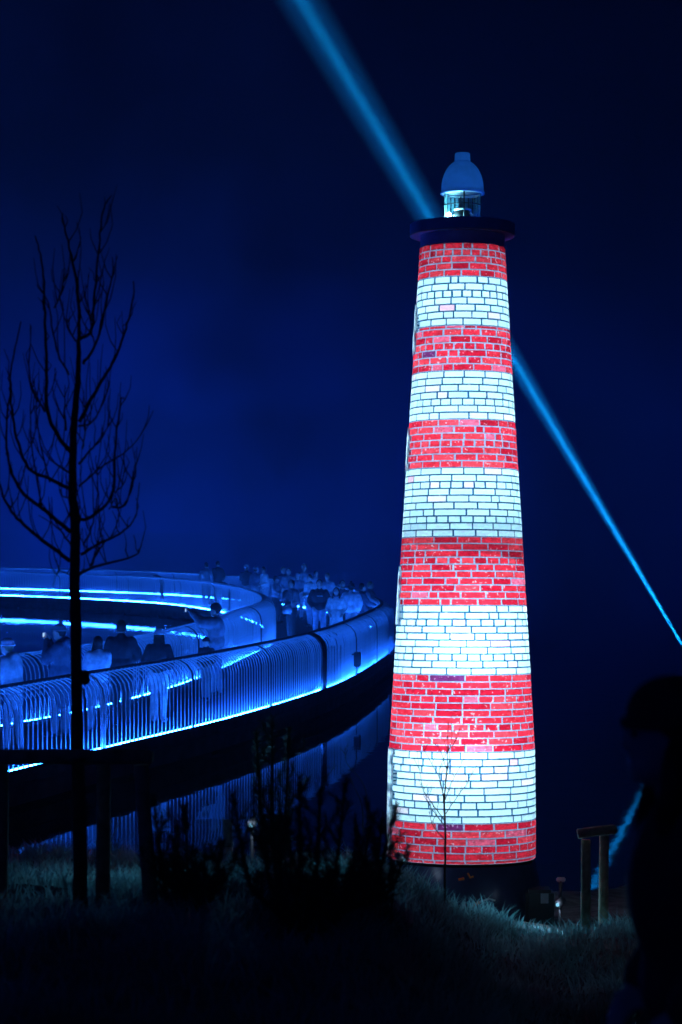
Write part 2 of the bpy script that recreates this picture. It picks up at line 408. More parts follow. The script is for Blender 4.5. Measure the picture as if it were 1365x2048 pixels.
# slim joint posts every few metres
def joint_posts(root, off, line, step, skip):
    p = resample(line, step); t, nn = frames(p)
    for q, w_ in zip(p, nn):
        x = 682.5 + FPX * q[0] / q[1]
        if not (-20 < x < 1380) or any(abs(x - k) < 14 for k in skip): continue
        bm = bmesh.new(); add_tube(bm, [(0, a - .012, z) for a, z in prof], .019, 6)
        bmesh.ops.transform(bm, matrix=Matrix.Translation((q[0], q[1], DECK)) @ Matrix.Rotation(math.atan2(w_[1], w_[0]) - math.pi / 2, 4, 'Z') @ Matrix.Diagonal((1, 1, .93 if q[1] > 90 else 1, 1)), verts=bm.verts)
        o = obj('post', bm, M_dark, root, True); o.matrix_parent_inverse = off
joint_posts(outer_r, off_o, outer, 4.6, (644, 205, 774)); joint_posts(inner_r, off_i, inner, 5.4, (322, 457))

# control boxes hung on the railing, with a loop of cable
def control_box(line, xpx, near, label, zc, out_=-0.14):
    px = 682.5 + FPX * line[:, 0] / line[:, 1]
    order = [i for i in range(len(line) - 1) if (px[i] - xpx) * (px[i + 1] - xpx) <= 0]
    i = order[0] if near else order[-1]
    t, nn = frames(line); q = line[i] + nn[i] * out_; ang = math.atan2(nn[i][1], nn[i][0]) - math.pi / 2
    r = empty('control_box', (q[0], q[1], DECK + zc - 0.16), (0, 0, ang)); tag(r, label, 'box')
    bm = bmesh.new(); add_box(bm, (0, 0, 0.16), (0.26, 0.13, 0.32), None, 0.015); obj('housing', bm, M_black, r)
    bm = bmesh.new(); add_tube(bm, [(0.05, 0, 0.0), (0.06, 0, -0.12), (0.0, 0.03, -0.2), (-0.05, 0.05, -0.14)], 0.012, 6); obj('cable', bm, M_steel, r, True)
    bm = bmesh.new(); add_box(bm, (0, 0.085, 0.27), (0.2, 0.05, 0.03)); obj('bracket', bm, M_dark, r)
control_box(outer, 703, True, 'black control box hung low outside the outer railing, cable looping below', 0.42)
control_box(inner, 423, False, 'black control box hung on the inner railing where the walkway bends away', 0.5, -0.18)

# ------------------------------------------------------------------ the lighthouse: an inflated lantern with a brick print
TD, TX = 22.5, 1.124
LEAN = R(2.2)
Z0 = 0.90                                       # underside of the brick skin
yR = [300, 487, 740, 1075, 1350, 1505, 1648, 1710, 1800]
pR = [82, 85.5, 100, 120.5, 136.5, 145, 147, 147, 147]
def rad_px(y): return np.interp(y, yR, pR) / 214.9
def local_z(y):
    """height on the skin's front that shows at picture row y"""
    z = 2.0
    for _ in range(30):
        r = rad_px(y); d = TD - r + math.sin(LEAN) * z
        zz = (CAM_Z - (y - 1030) / FPX * d) - Z0
        z = (zz - r * math.sin(LEAN)) / math.cos(LEAN)
    return z
rows = np.linspace(470, 1735, 80)
zt = np.array([local_z(y) for y in rows]); rt = np.array([rad_px(y) for y in rows])
def tower_r(z):
    r = float(np.interp(z, zt[::-1], rt[::-1]))
    zb = zt[-1] + 0.06
    if z < zb: r -= 0.05 * ((zb - z) / 0.09) ** 2
    return r
house = empty('lighthouse', (TX, TD, Z0), (-LEAN, R(0.17), 0))
tag(house, 'tall red and white banded brick lighthouse lantern, glowing from inside', 'lighthouse')
bands = [(484, 552, 'r', 'SHSSS'), (552, 650, 'w', 'SSHSSSS'), (650, 741, 'r', 'sSSHSSS'), (741, 838, 'w', 'SSSSHSS'), (838, 935, 'r', 'SSSHSSS'),
         (935, 1073, 'w', 'SSHSSSSHSS'), (1073, 1211, 'r', 'SSSHSSSSSS'), (1211, 1350, 'w', 'SSHSSSSHSS'), (1350, 1505, 'r', 'SSSHSSSHSSS'),
         (1505, 1648, 'w', 'SSHSSSSHSS'), (1648, 1730, 'r', 'SSSHSs')]
MW = (0.008, 0.090, 0.21); MR = (0.30, 0.38, 0.55)
class Acc:
    def __init__(s): s.v, s.f, s.c = [], [], []
    def add(s, v, f, c):
        k = len(s.v); s.v += v; s.f += [tuple(i + k for i in a) for a in f]; s.c += [c] * len(v)
    def mesh(s, name, m):
        me = bpy.data.meshes.new(name); me.from_pydata(s.v, [], s.f); me.update(); me.materials.append(m)
        a = me.color_attributes.new('col', 'FLOAT_COLOR', 'POINT')
        a.data.foreach_set('color', np.array([(*c, 1) for c in s.c], 'f').ravel()); return me
def polar(a, z, r): return (r * math.sin(a), -r * math.cos(a), z)      # angle 0 faces the camera
mortar = Acc(); allb = []
MG = 0.0088
br = random.Random(5)
course = 0
for y0, y1, colr, pat in bands:
    wts = [0.5 if c == 's' else 1.0 for c in pat]; tot = sum(wts); acc = 0
    mc = MR if colr == 'r' else MW
    for c, w_ in zip(pat, wts):
        ya = y0 + (y1 - y0) * acc / tot; acc += w_; yb = y0 + (y1 - y0) * acc / tot
        za, zb = local_z(ya), local_z(yb)      # top, bottom
        n_ = 30 if c == 'H' else 17
        edges = []; a = (course % 2) * math.pi / 17 + br.uniform(-.05, .05); wd = 2 * math.pi / n_
        ks = [1.0 + br.uniform(-.09, .09) for _ in range(n_)]
        if c != 'H':
            for _ in range(2):
                j = br.randrange(n_ - 1); q = br.uniform(.3, .55); ks[j] = q + .2; ks[j + 1] = 2 - q - .2 if br.random() < .5 else 1.0
            j = br.randrange(n_); ks[j] = .42
        tk = sum(ks); a0 = a - math.pi
        for k_ in ks: edges.append(a0); a0 += k_ * 2 * math.pi / tk
        edges.append(a0)
        rm = tower_r((za + zb) / 2); ga = MG / rm * (0.95 if colr == 'w' else 1.0) * br.uniform(.8, 1.2); gz_ = MG * (0.80 if colr == 'w' else 0.8)
        # horizontal joint sheets and upright joints: the holes are filled by the bricks
        nseg = 102
        for (p_, q_) in ((za, za - gz_), (zb + gz_, zb)):
            v, f = [], []
            for k_ in range(nseg + 1):
                an_ = 2 * math.pi * k_ / nseg
                v += [polar(an_, p_, tower_r(p_)), polar(an_, q_, tower_r(q_))]
            f = [(2 * k_, 2 * k_ + 1, 2 * k_ + 3, 2 * k_ + 2) for k_ in range(nseg)]
            mortar.add(v, f, mc)
        for e0, e1 in zip(edges, edges[1:]):
            s0, s1 = e0 - ga, e0 + ga
            v = [polar(s0, za - gz_, tower_r(za)), polar(s0, zb + gz_, tower_r(zb)), polar(s1, zb + gz_, tower_r(zb)), polar(s1, za - gz_, tower_r(za))]
            mortar.add(v, [(0, 1, 2, 3)], mc)
            # the brick, 4 mm proud, with uneven edges
            if colr == 'r':
                t_ = br.random()
                base = (0.90, 0.026, 0.054) if t_ < .45 else (0.98, 0.052, 0.080) if t_ < .72 else (0.62, 0.010, 0.034) if t_ < .94 else (0.97, 0.12, 0.21) if t_ < .996 else (0.16, 0.02, 0.12)
                g_ = br.uniform(.85, 1.15); col = tuple(min(1, x_ * g_) for x_ in base)
            else:
                t_ = br.random()
                base = (0.62, 0.905, 0.96) if t_ < .82 else (0.54, 0.82, 0.92) if t_ < .95 else (0.80, 0.74, 0.80) if t_ < .992 else (0.80, 0.48, 0.55)
                g_ = br.uniform(.94, 1.04); col = tuple(min(1, x_ * g_) for x_ in base)
            ov = 0.0012
            b0, b1, c0, c1 = e0 + ga - ov / rm, e1 - ga + ov / rm, za - gz_ + ov, zb + gz_ - ov
            if b1 - b0 < 0.012: continue
            if any(abs((b0 + b1) / 2 + R(86)) * rm < hw and y_0 < (ya + yb) / 2 < y_1 for y_0, y_1, hw in ((600, 702, .075), (848, 938, .085), (1132, 1250, .10), (1502, 1722, .17))): continue
            SE = 4; v, f = [], []
            jit = lambda s_: br.uniform(-s_, s_)
            for lay in (0, 1):
                for (zz, sg) in ((c0, -1), (c1, 1)):
                    for k_ in range(SE + 1):
                        u = k_ / SE; aa = b0 + (b1 - b0) * u
                        if lay == 0: v.append(polar(aa, zz - sg * 0.0004, tower_r(zz) - 0.0006))
                        else:
                            e_ = 0.0016 if k_ in (0, SE) else 0
                            v.append(polar(aa + (e_ if k_ == 0 else -e_) / rm + (jit(.0014) / rm if k_ in (0, SE) else 0), zz + sg * (0.0012 + abs(jit(.0016)) + e_), tower_r(zz) + 0.004))
            o_ = 2 * (SE + 1)
            for k_ in range(SE):
                f.append((o_ + k_, o_ + SE + 1 + k_, o_ + SE + 2 + k_, o_ + k_ + 1))           # face
                f.append((k_, o_ + k_, o_ + k_ + 1, k_ + 1))                                    # top edge
                f.append((SE + 1 + k_, SE + 2 + k_, o_ + SE + 2 + k_, o_ + SE + 1 + k_))        # bottom edge
            f.append((0, SE + 1, o_ + SE + 1, o_)); f.append((SE, o_ + SE, o_ + 2 * SE + 1, 2 * SE + 1))
            mid = (b0 + b1) / 2
            allb.append(((b1 - b0) * max(0, math.cos(mid)) * rm * (c0 - c1), v, f, col, colr))
        course += 1
wall = obj('tower_wall', mortar.mesh('tower_wall', M_mortar), None, house)
wall['label'] = 'mortar joints, dark blue between white bricks and pale between red ones'
allb.sort(key=lambda b_: -b_[0])
for i, (ar, v, f, col, cr) in enumerate(allb[:300]):
    a_ = Acc(); cen = np.mean(np.array(v), 0)
    a_.add([tuple(np.array(p) - cen) for p in v], f, col)
    o = obj('brick', a_.mesh('brick', M_redbrick if cr == 'r' else M_whitebrick), None, wall); o.location = cen
# texture coordinates of the single bricks follow the tower: offset comes from each object's place
for cr, m_ in (('r', M_redbrick), ('w', M_whitebrick)):
    a_ = Acc()
    for ar, v, f, col, c_ in allb[300:]:
        if c_ == cr: a_.add(v, f, col)
    o = obj('brick_field', a_.mesh('brick_field', m_), None, wall); o['kind'] = 'stuff'

ztop, zbot = zt[0], zt[-1]
z487 = local_z(485)
# unseen slanted baffle, added to part brighter lower from darker upper skin
M_lin = mat('pale_fabric', (0.8, 0.82, 0.85), 0.9, 0, 0.03, 4)
bm = bmesh.new()
zl = local_z(1104); rl = tower_r(zl) - 0.006
ring = [bm.verts.new((rl * math.sin(a) * 0.995, -rl * math.cos(a) * 0.995, zl - 0.070 * math.sin(a) - 0.045 * max(0, math.sin(a)) ** 3 + 0.0 * math.cos(a))) for a in np.linspace(0, 2 * math.pi, 64, False)]
bm.faces.new(ring); obj('added_baffle', bm, M_lin, house)
# floor and roof of the skin
bm = bmesh.new(); rr = tower_r(local_z(1730)); bm.faces.new([bm.verts.new((rr * math.cos(a), rr * math.sin(a), local_z(1730) + 0.003)) for a in np.linspace(0, 2 * math.pi, 64, False)]); obj('floor_panel', bm, M_lin, house)
bm = bmesh.new(); rr = tower_r(z487); bm.faces.new([bm.verts.new((rr * math.cos(a), rr * math.sin(a), z487 + 0.004)) for a in np.linspace(0, 2 * math.pi, 64, False)]); obj('roof_panel', bm, M_lin, house)
# lamps hung inside
def lamp(y, power, off=(0, 0), r=0.05, col=(0.60, 0.90, 1.0)):
    ld = bpy.data.lights.new('inner_lamp', 'POINT'); ld.energy = power; ld.color = col; ld.shadow_soft_size = r
    o = bpy.data.objects.new('inner_lamp', ld); C.objects.link(o); o.parent = house; o.location = (off[0], off[1], local_z(y)); return o
LP = 25
for y, p_, of in ((590, .55, (0, -.05)), (720, .62, (0, -.05)), (850, .72, (0, -.05)), (970, .80, (0, -.05)), (1045, .22, (0, 0)),
                  (1195, .92, (0, -.14)), (1300, .95, (.02, -.33)), (1400, .66, (0, -.12)), (1500, 1.0, (-.04, -.36)), (1600, .72, (0, -.12))):
    lamp(y, LP * p_, of)

# printed door and three arched windows on the side, each a thin proud panel with a frame
M_panel = skin_mat('panel_print', 'col', 0.2)
def side_panel(name, y0, y1, half, arched):
    za, zb = local_z(y0), local_z(y1); ac = -R(86); a_ = Acc(); n_ = 10
    cols = []
    for i in range(n_ + 1):
        z = zb + (za - zb) * i / n_; r = tower_r(z) + 0.012
        h = half / r
        if arched and i > n_ * .7: h *= math.sqrt(max(0.02, 1 - ((i - n_ * .7) / (n_ * .3)) ** 2))
        cols.append([polar(ac - h, z, r - .011), polar(ac - h, z, r), polar(ac - h * .7, z, r + .004), polar(ac, z, r + .004), polar(ac + h * .7, z, r + .004), polar(ac + h, z, r), polar(ac + h, z, r - .011)])
    v = [p for c_ in cols for p in c_]; k = 7
    f = [(i * k + j, i * k + j + 1, (i + 1) * k + j + 1, (i + 1) * k + j) for i in range(n_) for j in range(k - 1)]
    a_.add(v, f, (0.62, 0.86, 0.95))
    o = obj(name, a_.mesh(name, M_panel), None, house)
    fr = Acc()
    for j in (1, 5):
        v = []
        for c_ in cols:
            p = Vector(c_[j]); q = Vector(c_[j - 1] if j == 5 else c_[j + 1]); e = (q - p).normalized() * .012; nrm = Vector((p.x, p.y, 0)).normalized() * .006
            v += [tuple(p + nrm), tuple(p + e + nrm)]
        fr.add(v, [(2 * i, 2 * i + 1, 2 * i + 3, 2 * i + 2) for i in range(n_)], (0.05, 0.25, 0.4))
    obj('frame', fr.mesh('frame', M_panel), None, o)
side_panel('window', 600, 702, 0.075, True); side_panel('window', 848, 938, 0.085, True); side_panel('window', 1132, 1250, 0.10, True)
side_panel('door', 1502, 1722, 0.17, False)

# gallery, lantern and dome
S = 1 / 213.0
def gal_z(y, r): return local_z(485) + (485 - y) * 22.3 / FPX
zg = gal_z(459, 0)
bm = bmesh.new(); add_lathe(bm, [(.395, z487 - .01), (.395, zg + .0), (.49, zg), (.494, zg + .004), (.494, zg + .105), (.490, zg + .110), (.475, zg + .110), (.475, zg + .03), (.0, zg + .03)], 72); gal = obj('gallery', bm, M_navy, house, False)
gal.data.polygons.foreach_set('use_smooth', [False] * len(gal.data.polygons))
bm = bmesh.new(); add_lathe(bm, [(.493, zg - .006), (.493, zg + .0), (.496, zg + .0), (.496, zg + .006), (.4935, zg + .006)], 72); obj('edge_trim', bm, M_steel, gal)
bm = bmesh.new(); add_lathe(bm, [(.455, zg + .035), (.455, zg + .05), (.472, zg + .05), (.472, zg + .035), (.455, zg + .035)], 72); obj('led_strip', bm, ADDED_UPLIGHT, gal)  # unseen blue strip behind the rim, added to light the dome from below
def ax_z(y, r=0.0):
    z = 6.0
    for _ in range(20): z = (CAM_Z - (y - 1030) / FPX * (TD - r + math.sin(LEAN) * z) - Z0) / math.cos(LEAN)
    return z
zl0 = zg + .04; zl1 = ax_z(381, .18); zd = zl1; hd = ax_z(324) - zd; rg = 37.5 * S
bm = bmesh.new(); add_lathe(bm, [(rg, zl0), (rg, zl1)], 64); obj('lantern_glass', bm, M_glass, house, True)
lan = house.children[-1]
for k in (0, 2):
    a = R(2) + k * math.pi / 2; bm = bmesh.new(); add_tube(bm, [polar(a, zl0, rg + .006), polar(a, zl1, rg + .006)], .0065, 6); obj('glazing_bar', bm, M_black, lan, True)
zh = ax_z(407, .18)
bm = bmesh.new(); add_tube(bm, [polar(a, zh, rg + .006) for a in np.linspace(0, 2 * math.pi, 65)], .0055, 6, False); obj('glazing_ring', bm, M_black, lan, True)
bm = bmesh.new(); add_tube(bm, [polar(a, zl1 - .004, rg + .010) for a in np.linspace(0, 2 * math.pi, 65)], .010, 6, False); obj('rim_ring', bm, M_steel, lan, True)
# lamp gear inside the lantern
bm = bmesh.new(); add_lathe(bm, [(.0, zl0 + .22), (.055, zl0 + .215), (.075, zl0 + .19), (.072, zl0 + .0)], 24); obj('lamp_housing', bm, M_black, lan, True)
bm = bmesh.new(); add_lathe(bm, [(.072, zl0 + .20), (.082, zl0 + .205), (.082, zl0 + .215), (.06, zl0 + .222)], 24); obj('housing_collar', bm, M_steel, lan, True)
M_bulb = emit('lantern_bulb', (0.45, 0.95, 1.0), 40)
bm = bmesh.new(); add_ball(bm, (-.128, -.05, zl0 + .14), (.022, .022, .04)); obj('bulb', bm, M_bulb, lan, True)
ld = bpy.data.lights.new('lantern_light', 'POINT'); ld.energy = 18.0; ld.color = (0.25, 0.85, 1.0); ld.shadow_soft_size = .03
o = bpy.data.objects.new('lantern_light', ld); C.objects.link(o); o.parent = house; o.location = (-.10, -.045, zl0 + .12)
M_reflector = skin_mat('added_reflector', 'col', .1)  # strips added behind the glass to catch lamp light as a teal glow
for a_c in (-83, -68, 66, 82, 105, 120, 135, 150, 165, -165, -150, -135, -120, -105):
    a_ = Acc(); h_ = R(5); a_.add([polar(R(a_c) - h_, zl0 + .01, rg - .006), polar(R(a_c) + h_, zl0 + .01, rg - .006), polar(R(a_c) + h_, zl1 - .02, rg - .006), polar(R(a_c) - h_, zl1 - .02, rg - .006)], [(0, 1, 2, 3)], (.35, .75, .85)); obj('added_reflector', a_.mesh('added_reflector', M_reflector), None, lan)
for zz_, pw_ in ((zd + .07, .58), (zd + hd + .03, .10)):  # unseen lamps added inside dome and cap to make them glow
    ld = bpy.data.lights.new('added_dome_light', 'POINT'); ld.energy = pw_; ld.color = (0.05, 0.38, 1.0); ld.shadow_soft_size = .03
    o = bpy.data.objects.new('added_dome_light', ld); C.objects.link(o); o.parent = house; o.location = (0, 0, zz_)
for sx, sy in ((.09, -.06), (.11, .02), (-.09, .08)):
    bm = bmesh.new(); add_tube(bm, [(sx, sy, zl0), (sx, sy, zl0 + .15), (sx * .8, sy * .8, zl0 + .17)], .011, 8); obj('reflector_rod', bm, M_steel, lan, True)
rd = 42.5 * S
dome = [(rg - .004, zd + .012), (rd + .006, zd - .012), (rd + .010, zd + .002), (rd, zd + .016)]
for k in range(1, 15):
    u = k / 14; dome.append((rd * math.sqrt(1 - (u * .92) ** 2.2), zd + .016 + (hd - .018) * u))
dome += [(.074, zd + hd + .002)]
bm = bmesh.new(); add_lathe(bm, dome, 64); dm = obj('dome', bm, M_dome, house, True)
bm = bmesh.new(); add_lathe(bm, [(.076, zd + hd - .02), (.071, zd + hd + .075), (.066, zd + hd + .082), (.0, zd + hd + .084)], 40); obj('vent_cap', bm, M_dome, dm, True)
bm = bmesh.new(); add_lathe(bm, [(.0, zd + .010), (rg - .004, zd + .012)], 40); obj('dome_ceiling', bm, M_white, dm)

# dark base: a skirt of sheeting, a ballast ring, straps and pegs
base_r = .70
bm = bmesh.new()
gb = gz(TX, TD) - Z0
pr_ = []
for k in range(7):
    u = k / 6; pr_.append((base_r - .03 + .05 * math.sin(u * 3.1) + .03 * u, -0.012 - u * (-(gb) - .012 + .06)))
add_lathe(bm, pr_, 56)
for v_ in bm.verts:
    a = math.atan2(v_.co.y, v_.co.x); k = 1 + .012 * math.sin(a * 9 + v_.co.z * 7) + .010 * math.sin(a * 17 - v_.co.z * 11)
    v_.co.x *= k; v_.co.y *= k
M_sheet = mat('blue_sheeting', (0.035, 0.045, 0.11), 0.35, 0, 0.3, 5, 0.3)
obj('base_skirt', bm, M_sheet, house, True)
def strap(pts, m, w=.012):
    bm = bmesh.new(); add_tube(bm, pts, w, 5); return bm
fr_ = lambda a, z: polar(a, z, base_r + .055)
obj('strap', strap([fr_(-.42, -.30), fr_(-.38, -.35), fr_(-.36, -.38)], 0), M_orange, house)
obj('strap', strap([fr_(-.06, -.40), fr_(.05, -.36), fr_(.16, -.31)], 0, .015), M_orange, house)
obj('strap', strap([fr_(.16, -.31), fr_(.28, -.28), fr_(.36, -.30)], 0, .009), M_white, house)
obj('strap', strap([fr_(-.09, -.11), fr_(-.02, -.10)], 0), M_orange, house)
obj('strap', strap([fr_(.02, -.05), fr_(.05, -.09), fr_(.09, -.08)], 0, .01), M_orange, house)

# small gear on the ground round the base
def gear(name, label, cat, x, y, d, bmf):
    p = at(x, y, d); r = empty(name, (p.x, p.y, gz(p.x, p.y))); tag(r, label, cat); bmf(r); return r
def blower(r):
    bm = bmesh.new(); add_box(bm, (0, 0, .17), (.26, .3, .34), None, .03); obj('housing', bm, M_black, r)
    bm = bmesh.new(); add_tube(bm, [(-.12, -.05, .25), (-.25, -.06, .26)], .07, 12); obj('air_duct', bm, M_sheet, r, True)
    bm = bmesh.new(); add_box(bm, (.04, -.155, .27), (.07, .01, .09)); obj('rating_plate', bm, M_white, r)
gear('blower', 'small black fan blower standing against the dark skirt of the lighthouse', 'blower', 1078, 1790, 22.1, blower)
def peg(r):
    bm = bmesh.new(); add_tube(bm, [(0, 0, -.05), (.01, 0, .30)], .018, 8); obj('stake', bm, M_dark, r, True)
    bm = bmesh.new(); add_box(bm, (.01, 0, .30), (.09, .05, .045), None, .01); obj('head', bm, M_white, r)
M_spotlens = emit('ground_lamp_lens', (0.25, 0.7, 1.0), 1.0)
def ground_lamp(aimx, pw=1.0, hgt_=.21):
    def f(r):
        bm = bmesh.new(); add_tube(bm, [(0, 0, -.08), (0, 0, hgt_ - .02)], .012, 8); obj('spike', bm, M_dark, r, True)
        bm = bmesh.new(); add_tube(bm, [(-.03 * aimx, .04, hgt_ + .04), (.02 * aimx, -.03, hgt_ + .01)], [.030, .036], 14); obj('housing', bm, M_black, r, True)
        bm = bmesh.new(); add_ball(bm, (.022 * aimx, -.034, hgt_ + .009), (.017, .008, .017)); obj('lens', bm, M_spotlens, r, True)
        ld = bpy.data.lights.new('ground_light', 'SPOT'); ld.energy = GL * pw; ld.color = (0.14, 0.58, 1.0); ld.spot_size = R(160); ld.spot_blend = 1.0; ld.shadow_soft_size = .02
        o = bpy.data.objects.new('ground_light', ld); C.objects.link(o); o.parent = r; o.location = (.035 * aimx, -.075, hgt_ + .03); o.rotation_euler = Vector((-.35 * aimx, 1.0, .12)).to_track_quat('Z', 'Y').to_euler()
        ld = bpy.data.lights.new('spill_light', 'POINT'); ld.energy = 0.9 * pw; ld.color = (0.5, 0.7, 1.0); ld.shadow_soft_size = .02
        o = bpy.data.objects.new('spill_light', ld); C.objects.link(o); o.parent = r; o.location = (.035 * aimx, -.08, hgt_ + .03)
    return f
GL = 20.0
gear('ground_peg', 'pale headed ground peg holding the guy rope beside the blower', 'peg', 1120, 1780, 23.6, peg)
gear('ground_lamp', 'small ground spot lamp between the blower and the grass, lighting the slope', 'lamp', 1120, 1815, 21.2, ground_lamp(-1))
gear('ground_lamp', 'small ground spot lamp at the foot of the lighthouse door', 'lamp', 803, 1740, 21.7, ground_lamp(1))
gear('ground_lamp', 'small blue ground lamp on a spike among the pine bushes', 'lamp', 505, 1655, 17.0, ground_lamp(-.3, 2.6, .36))

# ------------------------------------------------------------------ searchlight on a float beyond the lighthouse
SLP = Vector((8.50, 60.0, 0.82))
aim = at(603, 0, 48.0)
dirv = (aim - SLP).normalized()
sl = empty('searchlight', (SLP.x, SLP.y, 0)); tag(sl, 'slim searchlight on a post beyond the lighthouse, throwing a cyan beam past the lighthouse', 'searchlight')
bm = bmesh.new(); add_tube(bm, [(0, 0, -.3), (0, 0, .66)], .028, 10); obj('post', bm, M_white, sl, True)
q = dirv.to_track_quat('Z', 'Y').to_matrix()
bm = bmesh.new(); add_lathe(bm, [(.0, -.22), (.09, -.21), (.12, -.12), (.13, .03), (.12, .04), (.11, -.02), (.0, -.04)], 28)
bmesh.ops.transform(bm, matrix=Matrix.Translation((0.05, 0, .80)) @ q.to_4x4(), verts=bm.verts); obj('housing', bm, M_black, sl, True)
bm = bmesh.new(); add_box(bm, (0, 0, .02), (.6, .6, .1), None, .03); obj('float', bm, M_black, sl)
def beam(size, spread, power, col):
    ld = bpy.data.lights.new('beam_light', 'AREA'); ld.shape = 'DISK'; ld.size = size; ld.spread = R(spread); ld.energy = power; ld.color = col
    o = bpy.data.objects.new('beam_light', ld); C.objects.link(o); o.parent = sl; o.location = SLP + dirv * .12 - sl.location
    o.rotation_euler = (-dirv).to_track_quat('Z', 'Y').to_euler(); return o
BEAM = 900.0
beam(.06, 2.9, BEAM * .62, (0.004, 0.30, 1.0))
beam(.04, 1.0, BEAM * .30, (0.004, 0.42, 1.0))
ld = bpy.data.lights.new('lantern_beam', 'SPOT'); ld.energy = 5000.0; ld.spot_size = R(2.0); ld.spot_blend = 1.0; ld.shadow_soft_size = .02; ld.color = (0.03, 0.25, 1.0)
o = bpy.data.objects.new('lantern_beam', ld); C.objects.link(o); o.parent = house; o.location = (-rg - .03, .0, zh)
o.rotation_euler = Vector((1, -.25, 0.0)).to_track_quat('Z', 'Y').to_euler()

# ------------------------------------------------------------------ night haze over the pond
HAZE = 0.0016
bm = bmesh.new(); add_box(bm, (0, 266, 11.5), (820, 604, 27.0))
hz = bpy.data.materials.new('haze'); hz.use_nodes = True
n, l = hz.node_tree.nodes, hz.node_tree.links; n.clear()
o_ = n.new('ShaderNodeOutputMaterial'); pv = n.new('ShaderNodeVolumePrincipled')
pv.inputs['Color'].default_value = (0.85, 0.9, 1, 1); pv.inputs['Density'].default_value = HAZE; pv.inputs['Anisotropy'].default_value = 0.0
l.new(pv.outputs[0], o_.inputs['Volume'])
tag(obj('haze', bm, hz), 'thin night haze over the pond', 'haze', kind='stuff')

# ------------------------------------------------------------------ young tree in its stake frame
TRD = 13.2
def pline(pts, d, jit=0.0, dd=0.0, seed=0):
    """points in a plane d metres out, drifting dd metres in depth towards the tip, made slightly crooked"""
    r_ = random.Random(seed); n_ = len(pts); o = []
    for i, (x, y) in enumerate(pts):
        p = at(x, y, d); p.y += dd * i / max(1, n_ - 1); o.append((p.x, p.y, p.z))
    c = catmull(o, 6)
    return [Vector(p) + Vector((r_.uniform(-jit, jit), r_.uniform(-jit, jit), 0)) for p in c]
tcrop = lambda L: [(x / 2.409, y / 2.409 + 350) for x, y in L]
tb = at(160, 1850, TRD)
tree = empty('young_tree', (tb.x, tb.y, gz(tb.x, tb.y))); tag(tree, 'bare young tree with upswept twigs, tied between wooden stakes', 'tree')
inv_t = Matrix.Translation(-Vector(tree.location))
def tpart(name, bm, m, root, inv, smooth=True):
    o = obj(name, bm, m, root, smooth); o.matrix_parent_inverse = inv; return o
trunk = pline([(163, 1880), (160, 1700), (155, 1500), (152, 1250)] + tcrop([(360, 1950), (362, 1700), (350, 1500), (355, 1250), (375, 1000), (380, 800), (385, 670)]), TRD, .003, 0, 3)
bm = bmesh.new(); add_tube(bm, trunk, list(np.interp(np.linspace(0, 1, len(trunk)), [0, .25, .5, .75, 1], [.042, .031, .027, .018, .007])), 8); tpart('trunk', bm, M_bark, tree, inv_t)
bm = bmesh.new(); pk = at(160, 1352, TRD)
for k in range(5): add_ball(bm, (pk.x + random.uniform(-.015, .03), pk.y - .01 + random.uniform(-.02, .02), pk.z + random.uniform(-.03, .03)), (.03, .03, .026), None, 8, 6)
tpart('knot', bm, M_bark, tree, inv_t)
limbs = [([(385, 790), (440, 750), (455, 600), (480, 350), (500, 180), (540, 100)], .011), ([(385, 690), (350, 480), (290, 260), (250, 130)], .010), ([(400, 910), (460, 820), (510, 640), (545, 480), (545, 400)], .009),
         ([(385, 1190), (470, 1020), (540, 900), (600, 740), (635, 580), (632, 500)], .011), ([(340, 1330), (290, 1280), (215, 1140), (200, 900), (185, 600), (165, 400), (125, 250)], .014), ([(215, 1140), (160, 1000), (175, 740)], .007),
         ([(330, 1510), (230, 1460), (130, 1410), (60, 1230), (35, 1030), (40, 880), (80, 690)], .012), ([(340, 1720), (220, 1620), (110, 1540), (40, 1420), (10, 1250), (25, 1030), (10, 960)], .012),
         ([(340, 1860), (230, 1780), (150, 1720), (60, 1640), (0, 1540), (-40, 1400), (-55, 1250)], .013), ([(375, 1660), (440, 1650), (550, 1540), (570, 1300), (600, 1100), (625, 1090)], .011), ([(540, 1600), (600, 1590), (650, 1450), (660, 1310)], .008),
         ([(390, 1830), (490, 1770), (590, 1720), (650, 1640), (665, 1480)], .010), ([(370, 1930), (450, 1890), (630, 1840), (665, 1790)], .011), ([(440, 1880), (490, 1800), (580, 1710)], .008), ([(385, 1390), (450, 1330), (530, 1260), (570, 1150)], .008),
         ([(380, 1500), (500, 1410), (660, 1310), (770, 1150)], .007), ([(320, 1230), (300, 1100), (290, 1000)], .006), ([(330, 960), (290, 850), (265, 640), (230, 570)], .007), ([(265, 640), (300, 560), (320, 450)], .005), ([(365, 800), (310, 720), (295, 670)], .006),
         ([(400, 1780), (440, 1700), (470, 1500), (455, 1350)], .006), ([(380, 1750), (400, 1600), (390, 1500)], .005), ([(345, 1440), (270, 1380), (240, 1310)], .006), ([(200, 1610), (160, 1250), (175, 1000)], .005), ([(240, 1480), (190, 1200), (200, 1050)], .005),
         ([(380, 1210), (450, 1190), (520, 1060), (545, 1000)], .006), ([(345, 1560), (270, 1540), (240, 1480)], .005), ([(340, 1780), (280, 1700), (190, 1640)], .006), ([(400, 1320), (440, 1230), (510, 1180)], .005), ([(345, 1930), (290, 1910), (265, 1980)], .004),
         ([(560, 1530), (600, 1480), (615, 1330)], .005), ([(530, 1610), (548, 1560), (545, 1700)], .004), ([(460, 820), (420, 700), (430, 560)], .004)]
lr = random.Random(9)
